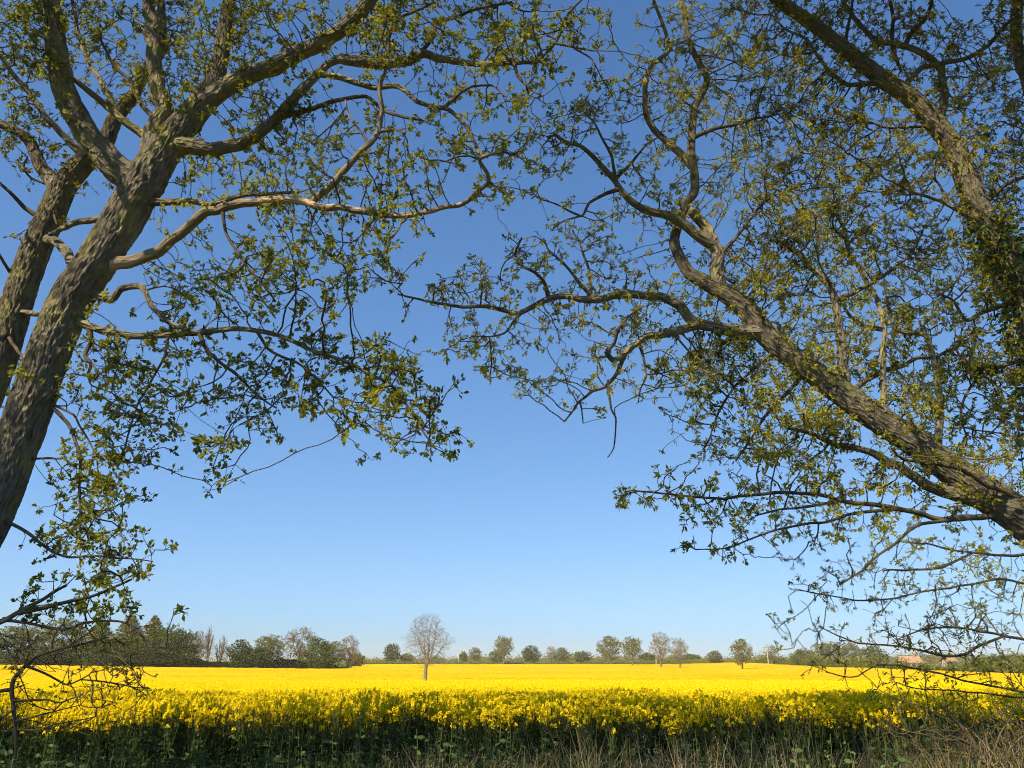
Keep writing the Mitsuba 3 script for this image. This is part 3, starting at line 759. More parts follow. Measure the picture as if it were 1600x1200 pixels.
# ---------------------------------------------------------------- trees beyond the field
def far_tree(seed, H, trunk_h, spread, n, pal, leaf, per, cover, shape='round', lean=0.0, twig=0.012, trunk_r=None, step=None, side_low=0.0, tpl=LEAF2, wood='far_wood_mat', wander=0.2):
    """A whole tree H metres high as two meshes in its own frame, wood and leaves. shape: round, upright or spire."""
    g = np.random.default_rng(seed)
    step = step or H * 0.032
    tr = trunk_r or H * 0.028
    k = np.linspace(0, 1, 10)
    top = trunk_h + (H - trunk_h) * (0.45 if shape == 'round' else 0.9)
    stem = np.column_stack([lean * k ** 2 * H * 0.2 + 0.02 * H * np.sin(k * 5 + seed), 0.02 * H * np.sin(k * 4 + 2 * seed), k * top - 0.3, tr * (1.35 - 0.9 * k)])
    paths = [catmull(stem, step * 0.6)]
    nb = 7 if shape == 'round' else 12
    for b in range(nb):                                  # main limbs
        a = b * 2.4 + g.uniform(-0.4, 0.4)
        z0 = trunk_h * g.uniform(0.75, 1.05) + (top - trunk_h) * (b / nb) * g.uniform(0.5, 1)
        j = np.argmin(abs(paths[0][:, 2] - z0))
        p0 = paths[0][j]
        out = spread * g.uniform(0.45, 0.75) * (1.0 if shape == 'round' else (1 - 0.75 * z0 / H))
        rise = (H - z0) * g.uniform(0.25, 0.62) if shape == 'round' else (H * 0.12 if shape == 'spire' else (H - z0) * 0.6)
        dirv = np.array([math.cos(a), math.sin(a), 0])
        mid = p0[:3] + dirv * out * 0.5 + [0, 0, rise * 0.35]
        end = p0[:3] + dirv * out + [0, 0, rise]
        paths.append(catmull(np.array([[*p0[:3], p0[3] * 0.55], [*mid, p0[3] * 0.42], [*end, p0[3] * 0.22]]), step * 0.7))
    S = np.vstack(paths)
    base = trunk_h * (1 - side_low)
    q = unit(g.normal(0, 1, (n * 3, 3))) * (g.random((n * 3, 1)) ** (1 / 2.6))
    cz, rz = (H + base) / 2, (H - base) / 2
    A = np.column_stack([q[:, 0] * spread + lean * H * 0.12, q[:, 1] * spread, cz + q[:, 2] * rz])
    hh = (A[:, 2] - base) / (H - base)
    if shape == 'spire':
        A[:, :2] *= (1.15 - hh)[:, None] * 1.2
    if shape == 'upright':
        A[:, :2] *= (1 - 0.5 * hh ** 2)[:, None]
    if shape == 'round':                                 # flatter below, billowing edge
        A[:, 2] += (0.24 * H) * (meshkit.fbm(A[:, :3] / spread * 1.5 + seed, 2, seed) - 0.5)
        rad = 1 + 1.2 * (meshkit.fbm(unit(q) * 2.0 + seed * 3, 2, seed + 1) - 0.5)
        A[:, :2] *= rad[:, None]
    A = A[meshkit.fbm(A / (0.26 * spread) * 0.55 + seed, 2, seed + 5) > 1 - cover][:n]
    R = S[S[:, 3] < tr * 1.2][::2]
    pos, par, tip, nr = colonize(R[:, :3], A, step, step * 1.1, g, reach=1e3, iters=160, wander=wander)
    r = twig_radii(par, nr, R[:, 3], twig)
    v, f = twig_mesh(pos, par, r, nr, 3)
    V, F = [v], [tris(f)]
    twigs = mikit.ply((v, tris(f)), wood, smooth=True)
    if not per:
        V, F = [], []
    for p in paths:
        a, b, _ = limb_mesh(p[:, :3], p[:, 3], seed, 0.8, True, 0.3)
        F.append(tris(b) + sum(map(len, V))); V.append(a)
    wood = mikit.ply((np.vstack(V), np.vstack(F)), wood, smooth=True)
    tips = tip[tip >= 0]
    if not per:
        return wood, twigs, H, spread
    inner = np.arange(nr, len(pos)); inner = inner[(r[inner] < twig * 2.2) & (g.random(len(inner)) < 0.35)]
    p = np.vstack([pos[tips], pos[inner]])
    d = unit(g.normal(0, 1, p.shape))
    i = np.repeat(np.arange(len(p)), per)
    bp = p[i] + g.normal(0, leaf * 0.55, (len(i), 3))
    t = np.clip(1.8 * (meshkit.fbm(bp * (2.2 / spread) + seed, 2, 3) - 0.5) + 0.5 + g.normal(0, 0.12, len(i)), 0, 1)[:, None]
    pal = np.asarray(pal)
    col = (pal[0] * (1 - t) + pal[1] * t) * g.uniform(0.88, 1.12, (len(i), 1))
    v, f, c = leaf_mesh(bp, unit(d[i] + g.normal(0, 0.8, (len(i), 3))), leaf * g.uniform(0.6, 1.3, len(i)), np.ones(len(i)), g, col, tpl)
    return wood, mikit.ply((v, f), 'far_leaf_mat', color=c), H, spread

OLIVE = [[0.085, 0.102, 0.022], [0.155, 0.165, 0.038]]
GREEN = [[0.052, 0.088, 0.020], [0.095, 0.135, 0.030]]
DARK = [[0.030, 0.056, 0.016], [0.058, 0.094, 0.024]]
BROWN = [[0.130, 0.11, 0.055], [0.205, 0.175, 0.085]]
GREY = [[0.128, 0.115, 0.093], [0.196, 0.174, 0.140]]
KINDS = {
 'oak_a': far_tree(1, 12, 2.8, 5.2, 1000, OLIVE, 0.21, 11, 0.62),
 'oak_b': far_tree(2, 12, 3.0, 5.6, 1000, OLIVE, 0.21, 11, 0.66),
 'brown_a': far_tree(3, 13, 3.0, 5.4, 1000, BROWN, 0.18, 7, 0.62),
 'brown_b': far_tree(4, 12, 2.8, 4.6, 900, BROWN, 0.18, 7, 0.62),
 'green_a': far_tree(5, 11, 1.6, 5.2, 1100, GREEN, 0.22, 12, 0.72, side_low=0.5),
 'green_b': far_tree(6, 11, 1.8, 4.8, 1100, GREEN, 0.22, 12, 0.70, side_low=0.5),
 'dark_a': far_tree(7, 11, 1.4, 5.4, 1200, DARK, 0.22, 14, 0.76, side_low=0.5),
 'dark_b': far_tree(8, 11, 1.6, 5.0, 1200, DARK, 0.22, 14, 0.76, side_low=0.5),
 'spire': far_tree(9, 14, 1.5, 3.9, 1200, OLIVE, 0.21, 12, 0.78, 'spire', side_low=0.6),
 'bare': far_tree(10, 14, 2.0, 3.0, 900, GREY, 0.12, 1, 0.7, 'upright', wood='grey_wood_mat'),
 'bush': far_tree(12, 5, 0.5, 4.0, 800, OLIVE, 0.24, 9, 0.75, side_low=0.8),
 'darkbush': far_tree(13, 5, 0.5, 4.0, 800, DARK, 0.24, 9, 0.8, side_low=0.8),
}

def plant(kind, px, top, width, Y, label, category='tree', name='tree', group=None, turn=None, base=None):
    """One tree of a kind, its crown as high and as wide as the photograph shows it at that distance."""
    wood, leaves, H, spread = KINDS[kind]
    x = float(at(px, 1030, Y)[0])
    g = float(ground_z(x, Y)) if base is None else base
    h = float(at(px, top, Y)[2]) - g
    w = width / 1304 * Y / 2
    m = T().translate([x, Y, g]).rotate([0, 0, 1], (px * 37.7) % 360 if turn is None else turn).scale([w / spread * 0.93, w / spread * 0.93, h / H])
    k = key_of(name)
    for part, mesh in (('trunk', wood), ('crown', leaves)):
        scene.setdefault(f'grown_{kind}_{part}', {'type': 'shapegroup', 'mesh': mesh})
    def copy(part):
        return {'type': 'instance', 'shapegroup': {'type': 'ref', 'id': f'grown_{kind}_{part}'}, 'to_world': m}
    scene[k + '__trunk'] = copy('trunk')
    if leaves is not None:
        scene[k + '__crown'] = copy('crown')
        say(k + '__crown', kind='stuff')
    say(k, label, category, group)

# the bare ash out in the field, near enough to show every twig
KINDS['ash'] = far_tree(21, 10.4, 3.6, 3.4, 4200, GREY, 0.05, 0, 0.95, 'round', twig=0.0075, trunk_r=0.25, step=0.2, wood='grey_wood_mat', side_low=0.12, wander=0.1)
plant('ash', 667, 957, 80, 90, 'bare grey tree standing alone in the yellow field', name='bare_tree')

WOOD = 'trees of the wood along the left edge of the field'
HEDGE = 'hedgerow trees behind the field at left of centre'
for a in [
 ('green_a', -60, 972, 110, 205, 'rounded olive tree at the outer left end of the wood', WOOD),
 ('oak_b', 30, 974, 110, 208, 'pale olive tree at the left edge, behind the bare thorn branches', WOOD),
 ('oak_a', 92, 964, 90, 206, 'olive wood tree standing above a pale curved branch at the left', WOOD),
 ('spire', 150, 968, 80, 207, 'brownish wood tree left of the two pointed tops', WOOD),
 ('spire', 196, 957, 76, 203, 'left one of the two pointed treetops in the wood', WOOD),
 ('spire', 234, 961, 72, 203, 'right one of the two pointed treetops in the wood', WOOD),
 ('green_b', 262, 974, 60, 203, 'green tree just right of the pointed treetops', WOOD),
 ('dark_a', 286, 984, 50, 203, 'dark green tree at the right end of the wood', WOOD),
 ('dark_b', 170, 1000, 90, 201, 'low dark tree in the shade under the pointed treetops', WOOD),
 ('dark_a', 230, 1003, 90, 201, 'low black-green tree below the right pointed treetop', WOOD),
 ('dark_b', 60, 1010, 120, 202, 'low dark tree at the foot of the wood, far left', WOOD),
 ('brown_b', 306, 985, 36, 212, 'half bare tree with light trunk where the wood ends', HEDGE),
 ('bare', 323, 974, 26, 222, 'taller one of the grey leafless trees after the wood', HEDGE),
 ('bare', 345, 990, 30, 224, 'shorter one of the grey leafless trees after the wood', HEDGE),
 ('dark_b', 374, 1000, 42, 225, 'dark tree right of the grey leafless trees', HEDGE),
 ('oak_b', 421, 990, 60, 230, 'broad olive-brown tree with a dark trunk in the hedgerow', HEDGE),
 ('brown_a', 467, 977, 56, 240, 'tallest brown tree of the hedgerow, its crown see-through', HEDGE),
 ('green_a', 494, 995, 56, 234, 'green tree in front of the tall brown one', HEDGE),
 ('oak_a', 519, 1001, 44, 238, 'olive tree between the green one and the last brown one', HEDGE),
 ('brown_b', 545, 992, 34, 242, 'brown tree at the right end of the hedgerow, beside a bush', HEDGE),
 ('dark_a', 612, 1005, 30, 440, 'round dark green tree left of the bare grey tree', None),
 ('oak_a', 743, 1011, 23, 470, 'small pale rounded tree right of the bare grey tree', None),
 ('oak_b', 787, 992, 35, 425, 'tall olive tree on a slender trunk near the centre', None),
 ('green_b', 776, 1015, 26, 460, 'pale bushy tree behind the tall olive one near the centre', None),
 ('dark_b', 830, 1009, 33, 435, 'round green tree with flat underside, right of the slender olive one', None),
 ('brown_b', 861, 1009, 18, 440, 'small brown tree touching a green round one', None),
 ('green_a', 877, 1011, 28, 438, 'green round tree touching the small brown one', None),
 ('green_b', 911, 1016, 32, 445, 'low dark round tree left of the row of four field trees', None),
 ('oak_a', 954, 993, 46, 385, 'first from the left of the four trees standing in the field', None),
 ('oak_b', 988, 993, 38, 355, 'second from the left of the four trees standing in the field', None),
 ('brown_a', 1033, 985, 38, 322, 'tallest of the four trees standing in the field, thinly leaved', None),
 ('brown_b', 1062, 996, 32, 302, 'last and smallest of the four trees standing in the field', None),
 ('green_a', 1117, 1016, 26, 430, 'small yellow-green tree in the far hedge, left of the lone one', None),
 ('oak_a', 1159, 997, 38, 282, 'olive tree alone in the field at right, casting a flat shadow', None),
 ('brown_b', 1206, 1007, 26, 400, 'brown tree right behind a pale post', None),
 ('green_b', 1256, 1012, 40, 340, 'green tree left of the second pale post at the right', None),
 ('oak_b', 1298, 1001, 60, 335, 'broad olive tree seen through the right oak twigs', None),
 ('oak_a', 1332, 1003, 36, 330, 'narrow olive tree at the right end of the broad group', None),
 ('green_a', 1366, 1007, 48, 300, 'rounded tree right of the gap, behind drooping twigs', None),
 ('brown_a', 1440, 1020, 44, 262, 'low brown tree behind the house with the tan roof', None),
 ('green_b', 1555, 1020, 60, 200, 'green tree behind the hedge near the right edge', None),
 ('oak_b', 1612, 1018, 70, 192, 'olive tree behind the hedge at the right edge', None),
]:
    plant(a[0], a[1], a[2], a[3], a[4], a[5], group=a[6])
for a in [('bush', 557, 1020, 26, 300, 'small round bush just right of the hedgerow'), ('bush', 636, 1021, 24, 445, 'pale bush left behind the bare grey tree'),
          ('darkbush', 398, 1012, 60, 226, 'dark bush below the olive-brown hedgerow tree'), ('darkbush', 1080, 1022, 34, 440, 'dark bush right of the four field trees'),
          ('bush', 724, 1018, 14, 480, 'tiny upright bush beside the thin mast'), ('darkbush', 1012, 1020, 30, 440, 'bush between the second and third of the four field trees')]:
    plant(*a, category='bush', name='bush')

# ---------------------------------------------------------------- hedges and the distant wood
def hedge(name, pts, tops, Y, depth, pal, per_m, leaf, seed):
    """A clipped or wild hedge through (px, top py) at the distances Y: a dark core and leaves all over it."""
    g = np.random.default_rng(seed)
    px = np.array(pts, float); Y = np.broadcast_to(np.array(Y, float), px.shape)
    base = at(px, px * 0 + 1030, Y)
    L = np.concatenate([[0], np.cumsum(np.linalg.norm(np.diff(base[:, :2], axis=0), axis=1))])
    m = int(L[-1] / 1.2) + 2
    s = np.linspace(0, L[-1], m)
    x, y = np.interp(s, L, base[:, 0]), np.interp(s, L, base[:, 1])
    tz = np.interp(s, L, at(px, np.array(tops, float), Y)[:, 2])
    gz = ground_z(x, y)
    h = np.maximum(tz - gz, 0.8) * (0.35 + 1.25 * meshkit.fbm(np.column_stack([s * 0.12, s * 0, s * 0 + seed]), 3, seed))
    n = int(L[-1] * per_m)
    i = g.integers(0, m, n)
    a = g.uniform(0, np.pi, n)
    rad = g.uniform(0.75, 1.0, n)
    p = np.column_stack([x[i] + g.normal(0, 0.5, n), y[i] - np.cos(a) * depth * rad, gz[i] + np.abs(np.sin(a)) ** 0.6 * h[i] * rad * g.uniform(0.3, 1, n) ** 0.5])
    t = np.clip(1.8 * (meshkit.fbm(p * 0.35 + seed, 3, seed) - 0.5) + 0.5 + g.normal(0, 0.2, n), 0, 1)[:, None]
    pal = np.asarray(pal)
    col = (pal[0] * (1 - t) + pal[1] * t) * g.uniform(0.75, 1.25, (n, 1))
    v, f, c = leaf_mesh(p, unit(g.normal(0, 1, (n, 3))), leaf * g.uniform(0.6, 1.4, n), np.ones(n), g, col, LEAF2)
    # core
    prof = np.array([[-0.7, 0], [-0.6, 0.4], [-0.3, 0.58], [0.3, 0.58], [0.6, 0.4], [0.7, 0]])
    cv = np.stack([np.broadcast_to(x[:, None], (m, 6)), y[:, None] + prof[None, :, 0] * depth * 0.85, gz[:, None] - 0.2 + prof[None, :, 1] * h[:, None]], -1).reshape(-1, 3)
    cf = tris(grid_faces(m, 6))
    k = key_of(name)
    col2 = np.vstack([c, np.tile(pal[0] * 0.8, (len(cv), 1))])
    scene[k] = mikit.ply((np.vstack([v, cv]), np.vstack([f, cf + len(v)])), 'far_leaf_mat', color=col2)
    return k
say(hedge('hedge', [290, 330, 400, 470, 545], [1020, 1025, 1023, 1022, 1028], [208, 216, 226, 236, 250], 2.2, DARK, 26, 0.42, 31), 'dark green hedge under the hedgerow trees left of centre', 'hedge', kind='stuff')
say(hedge('hedge', [552, 650, 700, 760, 830, 900, 950, 1010, 1060, 1120, 1180, 1240], [1031, 1032, 1031, 1031, 1032, 1031, 1029, 1026, 1027, 1026, 1025, 1025], [424, 426, 430, 430, 430, 432, 436, 436, 436, 432, 428, 380], 2.2, OLIVE, 20, 0.5, 32), 'long low hedge closing the far side of the field', 'hedge', kind='stuff')
say(hedge('hedge', [1236, 1300, 1400, 1480, 1560, 1640, 1800], [1020, 1019, 1026, 1027, 1026, 1026, 1020], [352, 300, 240, 206, 186, 168, 150], 2.0, OLIVE, 26, 0.42, 33), 'hedge along the right side of the field behind the oak twigs', 'hedge', kind='stuff')
say(hedge('hedge', [-300, 0, 120, 300], [1000, 1005, 1008, 1012], [196, 203, 205, 208], 3.0, DARK, 34, 0.5, 34), 'dark undergrowth filling the foot of the wood at left', 'hedge', kind='stuff')
say(hedge('distant_wood', [480, 640, 760, 900, 1040, 1200, 1400, 1700], [1022, 1023, 1021, 1019, 1021, 1020, 1018, 1019], 900, 8, OLIVE, 9, 1.3, 35), 'hazy line of woods on the horizon behind the far hedge', 'wood', kind='stuff')

# ---------------------------------------------------------------- posts and the house
scene['pole_mat'] = {'type': 'twosided', 'bsdf': {'type': 'diffuse', 'reflectance': {'type': 'rgb', 'value': [0.42, 0.37, 0.30]}}}
scene['metal_mat'] = {'type': 'twosided', 'bsdf': {'type': 'diffuse', 'reflectance': {'type': 'rgb', 'value': [0.5, 0.5, 0.5]}}}
def pole(px, top, Y, r, label, name='utility_pole', arm=True, mat='pole_mat'):
    x = float(at(px, 1030, Y)[0]); g = float(ground_z(x, Y)); z = float(at(px, top, Y)[2])
    k = key_of(name)
    p = np.column_stack([np.full(12, x), np.full(12, Y), np.linspace(g - 0.5, z, 12), np.linspace(r, r * 0.7, 12)])
    v, f, _ = limb_mesh(p[:, :3], p[:, 3], 3, 0.1)
    scene[k + '__post'] = mikit.ply((v, tris(f)), mat, smooth=True)
    if arm:
        b = trimesh.creation.box([1.5, 0.14, 0.16]); b.apply_translation([x, Y - r - 0.05, z - 0.5])
        scene[k + '__crossarm'] = mikit.ply(b, mat)
        for sgn in (-1, 0, 1):
            c = trimesh.creation.cylinder(0.06, 0.22, sections=8); c.apply_translation([x + sgn * 0.65, Y - r - 0.05, z - 0.31])
            scene[key_of(k + '__insulator')] = mikit.ply(c, 'metal_mat')
    else:
        c = trimesh.creation.icosphere(1, r * 1.3); c.apply_translation([x, Y, z])
        scene[k + '__finial'] = mikit.ply(c, mat)
    say(k, label, 'mast' if name == 'mast' else 'pole')
pole(1200, 1009, 372, 0.20, 'pale wooden pole in front of the brown tree right of the lone one')
pole(1282, 1021, 345, 0.20, 'shorter pale pole in the right hedge, seen through twigs')
pole(1341, 1025, 318, 0.16, 'thin pole right of the broad olive group, partly hidden')
pole(1025, 1016, 400, 0.17, 'pale pole just left of the tallest of the four field trees')
pole(717, 1012, 430, 0.11, 'thin white mast between the bare tree and the small pale tree', 'mast', False, 'metal_mat')

scene['wall_mat'] = {'type': 'twosided', 'bsdf': {'type': 'diffuse', 'reflectance': {'type': 'rgb', 'value': [0.42, 0.38, 0.32]}}}
scene['roof_mat'] = {'type': 'twosided', 'bsdf': {'type': 'diffuse', 'reflectance': proc(lambda p, n, uv: mix([0.26, 0.17, 0.11], [0.36, 0.25, 0.17], fbm(p.x * 2, p.y * 2, p.z * 5, 2)))}}
scene['pane_mat'] = {'type': 'principled', 'base_color': {'type': 'rgb', 'value': [0.05, 0.06, 0.07]}, 'roughness': 0.15}
def house(px, Y, w, d, eave, ridge, label, sunk, chimney):
    x = float(at(px, 1030, Y)[0]); g = float(ground_z(x, Y)) + sunk
    k = key_of('house')
    b = trimesh.creation.box([w, d, eave]); b.apply_translation([x, Y, g + eave / 2])
    scene[k + '__wall'] = mikit.ply(b, 'wall_mat')
    o = 0.35
    for s in (-1, 1):
        q = np.array([[-w / 2 - o, s * (d / 2 + o), eave - 0.25], [w / 2 + o, s * (d / 2 + o), eave - 0.25], [w / 2 + o, 0, ridge], [-w / 2 - o, 0, ridge]])
        q = np.vstack([q, q + [0, 0, 0.18]]) + [x, Y, g]
        f = np.array([[0, 1, 2, 3], [7, 6, 5, 4], [0, 4, 5, 1], [1, 5, 6, 2], [2, 6, 7, 3], [3, 7, 4, 0]])
        scene[key_of(k + '__roof')] = mikit.ply((q, f), 'roof_mat')
    for s in (-1, 1):
        q = np.array([[s * w / 2, -d / 2, eave], [s * w / 2, d / 2, eave], [s * w / 2, 0, ridge]])
        q = np.vstack([q, q - [s * 0.2, 0, 0]]) + [x, Y, g]
        scene[key_of(k + '__gable')] = mikit.ply((q, np.array([[0, 1, 2], [5, 4, 3], [0, 3, 4], [0, 4, 1], [1, 4, 5], [1, 5, 2], [2, 5, 3], [2, 3, 0]])), 'wall_mat')
    if chimney:
        c = trimesh.creation.box([0.7, 0.6, 1.4]); c.apply_translation([x + w * 0.3, Y, g + ridge + 0.3])
        scene[k + '__chimney'] = mikit.ply(c, 'roof_mat')
    for i in range(3):
        c = trimesh.creation.box([1.0, 0.1, 1.1]); c.apply_translation([x + (i - 1) * w * 0.3, Y - d / 2 - 0.02, g + eave * 0.55])
        scene[key_of(k + '__window')] = mikit.ply(c, 'pane_mat')
    say(k, label, 'house')
house(1420, 248, 5.6, 5.0, 2.6, 4.2, 'small house with a tan tiled roof half hidden by the right hedge', -0.2, True)
house(1481, 226, 2.6, 3.5, 2.6, 3.4, 'small white outbuilding in the right hedge, right of the house', 0.2, False)

# ---------------------------------------------------------------- the rapeseed crop
def raceme(g, c, r, n, tall):
    """A flower head: open petals round a dome, buds on top. Returns vertices, triangles, colours."""
    a = g.uniform(0, 2 * np.pi, n); h = g.uniform(0, 1, n)
    out = np.column_stack([np.cos(a), np.sin(a), g.uniform(0.1, 1.6, n)])
    p = c + np.column_stack([np.cos(a) * r * (1 - 0.55 * h), np.sin(a) * r * (1 - 0.55 * h), (h - 0.5) * tall]) * g.uniform(0.7, 1.1, (n, 1))
    nn = unit(out + g.normal(0, 0.35, (n, 3)))
    s = g.uniform(0.0088, 0.0135, n)
    u = unit(np.cross(nn, g.normal(0, 1, (n, 3)))); w = np.cross(nn, u)
    q = np.stack([p + u * s[:, None], p + w * s[:, None] + nn * 0.004, p - u * s[:, None], p - w * s[:, None] + nn * 0.004], 1)
    f = (np.array([[0, 1, 2], [0, 2, 3]])[None] + (np.arange(n) * 4)[:, None, None]).reshape(-1, 3)
    col = np.array([0.88, 0.73, 0.014]) * g.uniform(0.8, 1.1, (n, 1)) * np.array([1, 1, 1])
    col[g.random(n) < 0.07] = [0.40, 0.44, 0.02]
    return q.reshape(-1, 3), f, np.repeat(col, 4, 0)

def stick(a, b, r0, r1, col):
    t = unit((b - a)[None]); x, y = frames(t)
    ang = np.arange(3) * 2.0944
    ring = np.cos(ang)[:, None] * x + np.sin(ang)[:, None] * y
    v = np.vstack([a + ring * r0, b + ring * r1])
    f = np.array([[0, 1, 4], [0, 4, 3], [1, 2, 5], [1, 5, 4], [2, 0, 3], [2, 3, 5]])
    return v, f, np.tile(col, (6, 1))

def join(parts):
    n = np.cumsum([0] + [len(p[0]) for p in parts])
    return np.vstack([p[0] for p in parts]), np.vstack([p[1] + k for p, k in zip(parts, n)]), np.vstack([p[2] for p in parts])

BLADE = (np.array([[0, 0, 0], [0.35, 0.16, 0.06], [0.7, 0.13, 0.02], [1, 0, -0.18], [0.7, -0.13, 0.02], [0.35, -0.16, 0.06]]), np.array([[0, 5, 1], [1, 5, 4], [1, 4, 2], [2, 4, 3]]))
def crop_patch(seed, size, plants, full):
    """A square of crop: stems, leaves and heads when full, else only what shows above its neighbours."""
    g = np.random.default_rng(seed)
    parts, lb, ld, ls = [], [], [], []
    for _ in range(plants):
        x, y = g.uniform(-size / 2, size / 2, 2)
        h = np.clip(g.normal(1.27, 0.05), 1.1, 1.36)
        top = np.array([x + g.normal(0, 0.05), y + g.normal(0, 0.05), h])
        foot = np.array([x, y, 0.0])
        if full:
            parts.append(stick(foot, top, 0.007, 0.004, [0.09, 0.13, 0.05]))
        for b in range(g.integers(5, 8) if full else 4):
            k = g.uniform(0.5, 0.85)
            p = foot + (top - foot) * k
            a = g.uniform(0, 6.28)
            e = np.array([p[0] + math.cos(a) * g.uniform(0.06, 0.16), p[1] + math.sin(a) * g.uniform(0.06, 0.16), h + g.uniform(-0.17, 0.02)])
            if b == 0:
                e = top
            elif full:
                parts.append(stick(p, e, 0.004, 0.003, [0.11, 0.15, 0.05]))
            parts.append(raceme(g, e, g.uniform(0.020, 0.031), g.integers(18, 26) if full else g.integers(11, 15), g.uniform(0.035, 0.06)))
        if full:
            for _ in range(g.integers(7, 11)):
                k = g.uniform(0.12, 0.86)
                p = foot + (top - foot) * k
                a = g.uniform(0, 6.28)
                lb.append(p); ld.append([math.cos(a), math.sin(a), g.uniform(-0.5, 0.35)]); ls.append(g.uniform(0.09, 0.20) * (1.25 - 0.75 * k))
    if lb:
        n = len(lb)
        col = np.array([0.065, 0.115, 0.045]) * g.uniform(0.6, 1.5, (n, 1))
        parts.append(leaf_mesh(np.array(lb), unit(np.array(ld)), np.array(ls), np.full(n, 1.3), g, col, BLADE))
    return join(parts)
for i in range(7):
    v, f, c = crop_patch(100 + i, 0.7, 22, True)
    scene[f'crop_full_{i}'] = {'type': 'shapegroup', 'plants': mikit.ply((v, f), 'petal_mat', color=c)}
for i in range(4):
    v, f, c = crop_patch(200 + i, 1.6, 95, False)
    scene[f'crop_light_{i}'] = {'type': 'shapegroup', 'plants': mikit.ply((v, f), 'petal_mat', color=c)}
g = np.random.default_rng(5)
n_in = 0
def put(group, x, y, z, rot, sc, sz):
    global n_in
    n_in += 1
    scene[f'rapeseed_crop__{n_in:03d}'] = {'type': 'instance', 'shapegroup': {'type': 'ref', 'id': group}, 'to_world': T().translate([x, y, z]).rotate([0, 0, 1], rot).scale([sc, sc, sz])}
y = 11.3
while y < 19.5:
    half = 0.70 * y + 1.5
    for x in np.arange(-half, half, 0.62):
        xx, yy = x + g.uniform(-0.2, 0.2), y + g.uniform(-0.2, 0.2) + 0.25 * math.sin(x * 0.7)
        put(f'crop_full_{g.integers(7)}', xx, yy, float(crop_top(xx, yy)) - 1.3 + g.normal(0, 0.03), g.uniform(0, 360), 1.0, g.uniform(0.93, 1.06))
    y += 0.62
y += 0.4
while y < 84:
    half = 0.70 * y + 2
    for x in np.arange(-half, half, 1.5):
        if g.random() < (y - 45) / 42:
            continue
        xx, yy = x + g.uniform(-0.3, 0.3), y + g.uniform(-0.3, 0.3)
        put(f'crop_light_{g.integers(4)}', xx, yy, float(crop_top(xx, yy)) - 1.3 + g.normal(0, 0.03), g.uniform(0, 360), 1.0, g.uniform(0.95, 1.06))
    y += 1.5 if y < 35 else 1.9
say('rapeseed_crop', 'tall flowering rapeseed, yellow on top and dark green at its near edge', 'rapeseed', kind='stuff')
print('crop patches', n_in)

# ---------------------------------------------------------------- grasses on the verge
def grass_patch(seed, size, n, dry, h0, h1):
    g = np.random.default_rng(seed)
    V, F, C = [], [], []
    k = 0
    for _ in range(n):
        x, y = g.uniform(-size / 2, size / 2, 2)
        h = g.uniform(h0, h1)
        lean = g.normal(0, 0.22, 2) * h
        t = np.array([0, 0.35, 0.7, 1.0])
        p = np.column_stack([x + lean[0] * t ** 1.8, y + lean[1] * t ** 1.8, h * t * (1 - 0.08 * t)])
        w = (0.0032 if dry else 0.0055) * np.array([1, 0.9, 0.65, 0.1]) * g.uniform(0.7, 1.4)
        a = g.uniform(0, 3.14)
        o = np.array([math.cos(a), math.sin(a), 0])
        v = np.stack([p - o * w[:, None], p + o * w[:, None]], 1).reshape(-1, 3)
        f = np.array([[0, 1, 3], [0, 3, 2], [2, 3, 5], [2, 5, 4], [4, 5, 7], [4, 7, 6]])
        c = (np.array([0.34, 0.28, 0.17]) if dry else np.array([0.065, 0.10, 0.03])) * g.uniform(0.6, 1.25)
        V.append(v); F.append(f + k); C.append(np.tile(c, (8, 1))); k += 8
        if dry and g.random() < 0.35:                    # a loose seed head
            for s in range(7):
                q = p[3] + np.array([g.normal(0, 0.012), g.normal(0, 0.012), -0.012 * s])
                d = unit(np.array([g.normal(), g.normal(), 0.8])) * 0.022
                V.append(np.array([q, q + d + o * 0.003, q + d - o * 0.003])); F.append(np.array([[0, 1, 2]]) + k); C.append(np.tile(c * 0.85, (3, 1))); k += 3
    return np.vstack(V), np.vstack(F), np.vstack(C)
for i in range(4):
    v, f, c = grass_patch(300 + i, 0.8, 70, True, 0.55, 1.15)
    scene[f'dry_patch_{i}'] = {'type': 'shapegroup', 'blades': mikit.ply((v, f), 'blade_mat', color=c)}
    v, f, c = grass_patch(400 + i, 0.8, 260, False, 0.25, 0.8)
    scene[f'green_patch_{i}'] = {'type': 'shapegroup', 'blades': mikit.ply((v, f), 'blade_mat', color=c)}
def weed_patch(seed):
    g = np.random.default_rng(seed)
    parts, lb, ld, ls = [], [], [], []
    for _ in range(16):
        x, y = g.uniform(-0.4, 0.4, 2); h = g.uniform(0.45, 1.0)
        foot, top = np.array([x, y, 0.0]), np.array([x + g.normal(0, 0.08), y + g.normal(0, 0.08), h])
        parts.append(stick(foot, top, 0.005, 0.003, [0.10, 0.13, 0.05]))
        for k in np.arange(0.25, 1.0, 0.085):
            for sgn in (0, np.pi):
                a = k * 19 + sgn + g.normal(0, 0.4)
                lb.append(foot + (top - foot) * k); ld.append([math.cos(a), math.sin(a), g.uniform(-0.5, 0.2)]); ls.append(g.uniform(0.05, 0.10) * (1.2 - 0.5 * k))
    n = len(lb)
    col = np.array([0.06, 0.10, 0.035]) * g.uniform(0.6, 1.6, (n, 1))
    parts.append(leaf_mesh(np.array(lb), unit(np.array(ld)), np.array(ls), np.full(n, 1.5), g, col, BLADE))
    return join(parts)
for i in range(4):
    v, f, c = weed_patch(500 + i)
    scene[f'weed_patch_{i}'] = {'type': 'shapegroup', 'stems': mikit.ply((v, f), 'blade_mat', color=c)}
cnt = {}
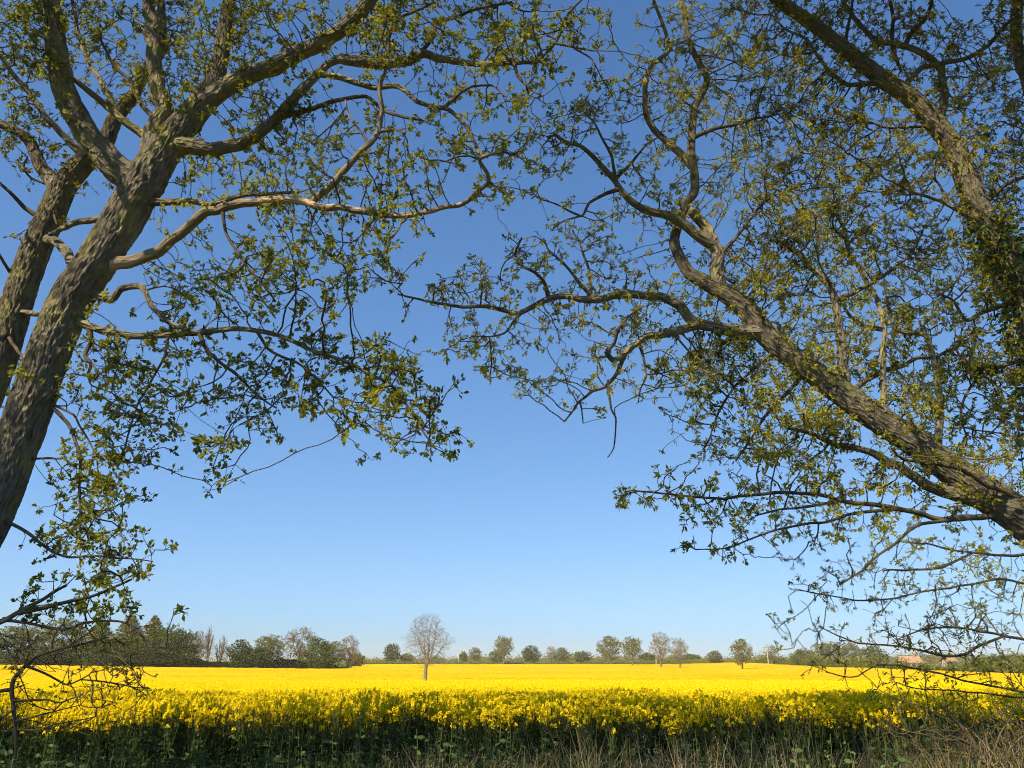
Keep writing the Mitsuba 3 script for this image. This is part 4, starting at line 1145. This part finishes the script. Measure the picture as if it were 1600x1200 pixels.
def sow(name, group, x, y, sc):
    cnt[name] = cnt.get(name, 0) + 1
    scene[f'{name}__{cnt[name]:03d}'] = {'type': 'instance', 'shapegroup': {'type': 'ref', 'id': group}, 'to_world': T().translate([x, y, float(ground_z(x, y)) - 0.02]).rotate([0, 0, 1], g.uniform(0, 360)).scale([float(sc)] * 3)}
for yy in np.arange(4.0, 10.6, 0.55):
    for xx in np.arange(-9.0, 9.5, 0.6):
        x, y = xx + g.uniform(-0.3, 0.3), yy + g.uniform(-0.25, 0.25)
        right = smst(-3.5, 1.5, x)
        if g.random() < 0.06 + 0.75 * right * (0.35 + meshkit.noise(np.array([x * 0.5, y * 0.5, 0]))):
            sow('dry_grass', f'dry_patch_{g.integers(4)}', x, y, g.uniform(0.65, 1.0) * (0.78 + 0.17 * right))
        if y > 6.3 and g.random() < 0.75 - 0.68 * right:
            sow('weeds', f'weed_patch_{g.integers(4)}', x, y, g.uniform(0.7, 1.1))
        if g.random() < 0.8 - 0.35 * right:
            sow('green_grass', f'green_patch_{g.integers(4)}', x, y, g.uniform(0.7, 1.15))
for _ in range(16):
    sow('weeds', f'weed_patch_{g.integers(4)}', g.uniform(-5.2, -3.2), g.uniform(5.6, 6.7), g.uniform(0.9, 1.15))
say('dry_grass', 'dry straw-coloured grass stalks on the verge along the bottom', 'grass', kind='stuff')
say('weeds', 'leafy dark green weeds at the foot of the crop, thickest at the left', 'weeds', kind='stuff')
say('green_grass', 'dark green grass and weeds between the straw on the verge', 'grass', kind='stuff')

# ---------------------------------------------------------------- the air
scene['air'] = {'type': 'homogeneous', 'albedo': {'type': 'rgb', 'value': [0.95, 0.95, 0.95]}, 'sigma_t': 0.00016}
scene['haze'] = {'type': 'cube', 'to_world': T().translate([0, 1150, 5]).scale([2500, 1500, 30]), 'bsdf': {'type': 'null'}, 'interior': {'type': 'ref', 'id': 'air'}}
scene['camera']['medium'] = {'type': 'ref', 'id': 'air'}
say('haze', 'thin pale haze fading the trees along the horizon', 'haze', kind='stuff')
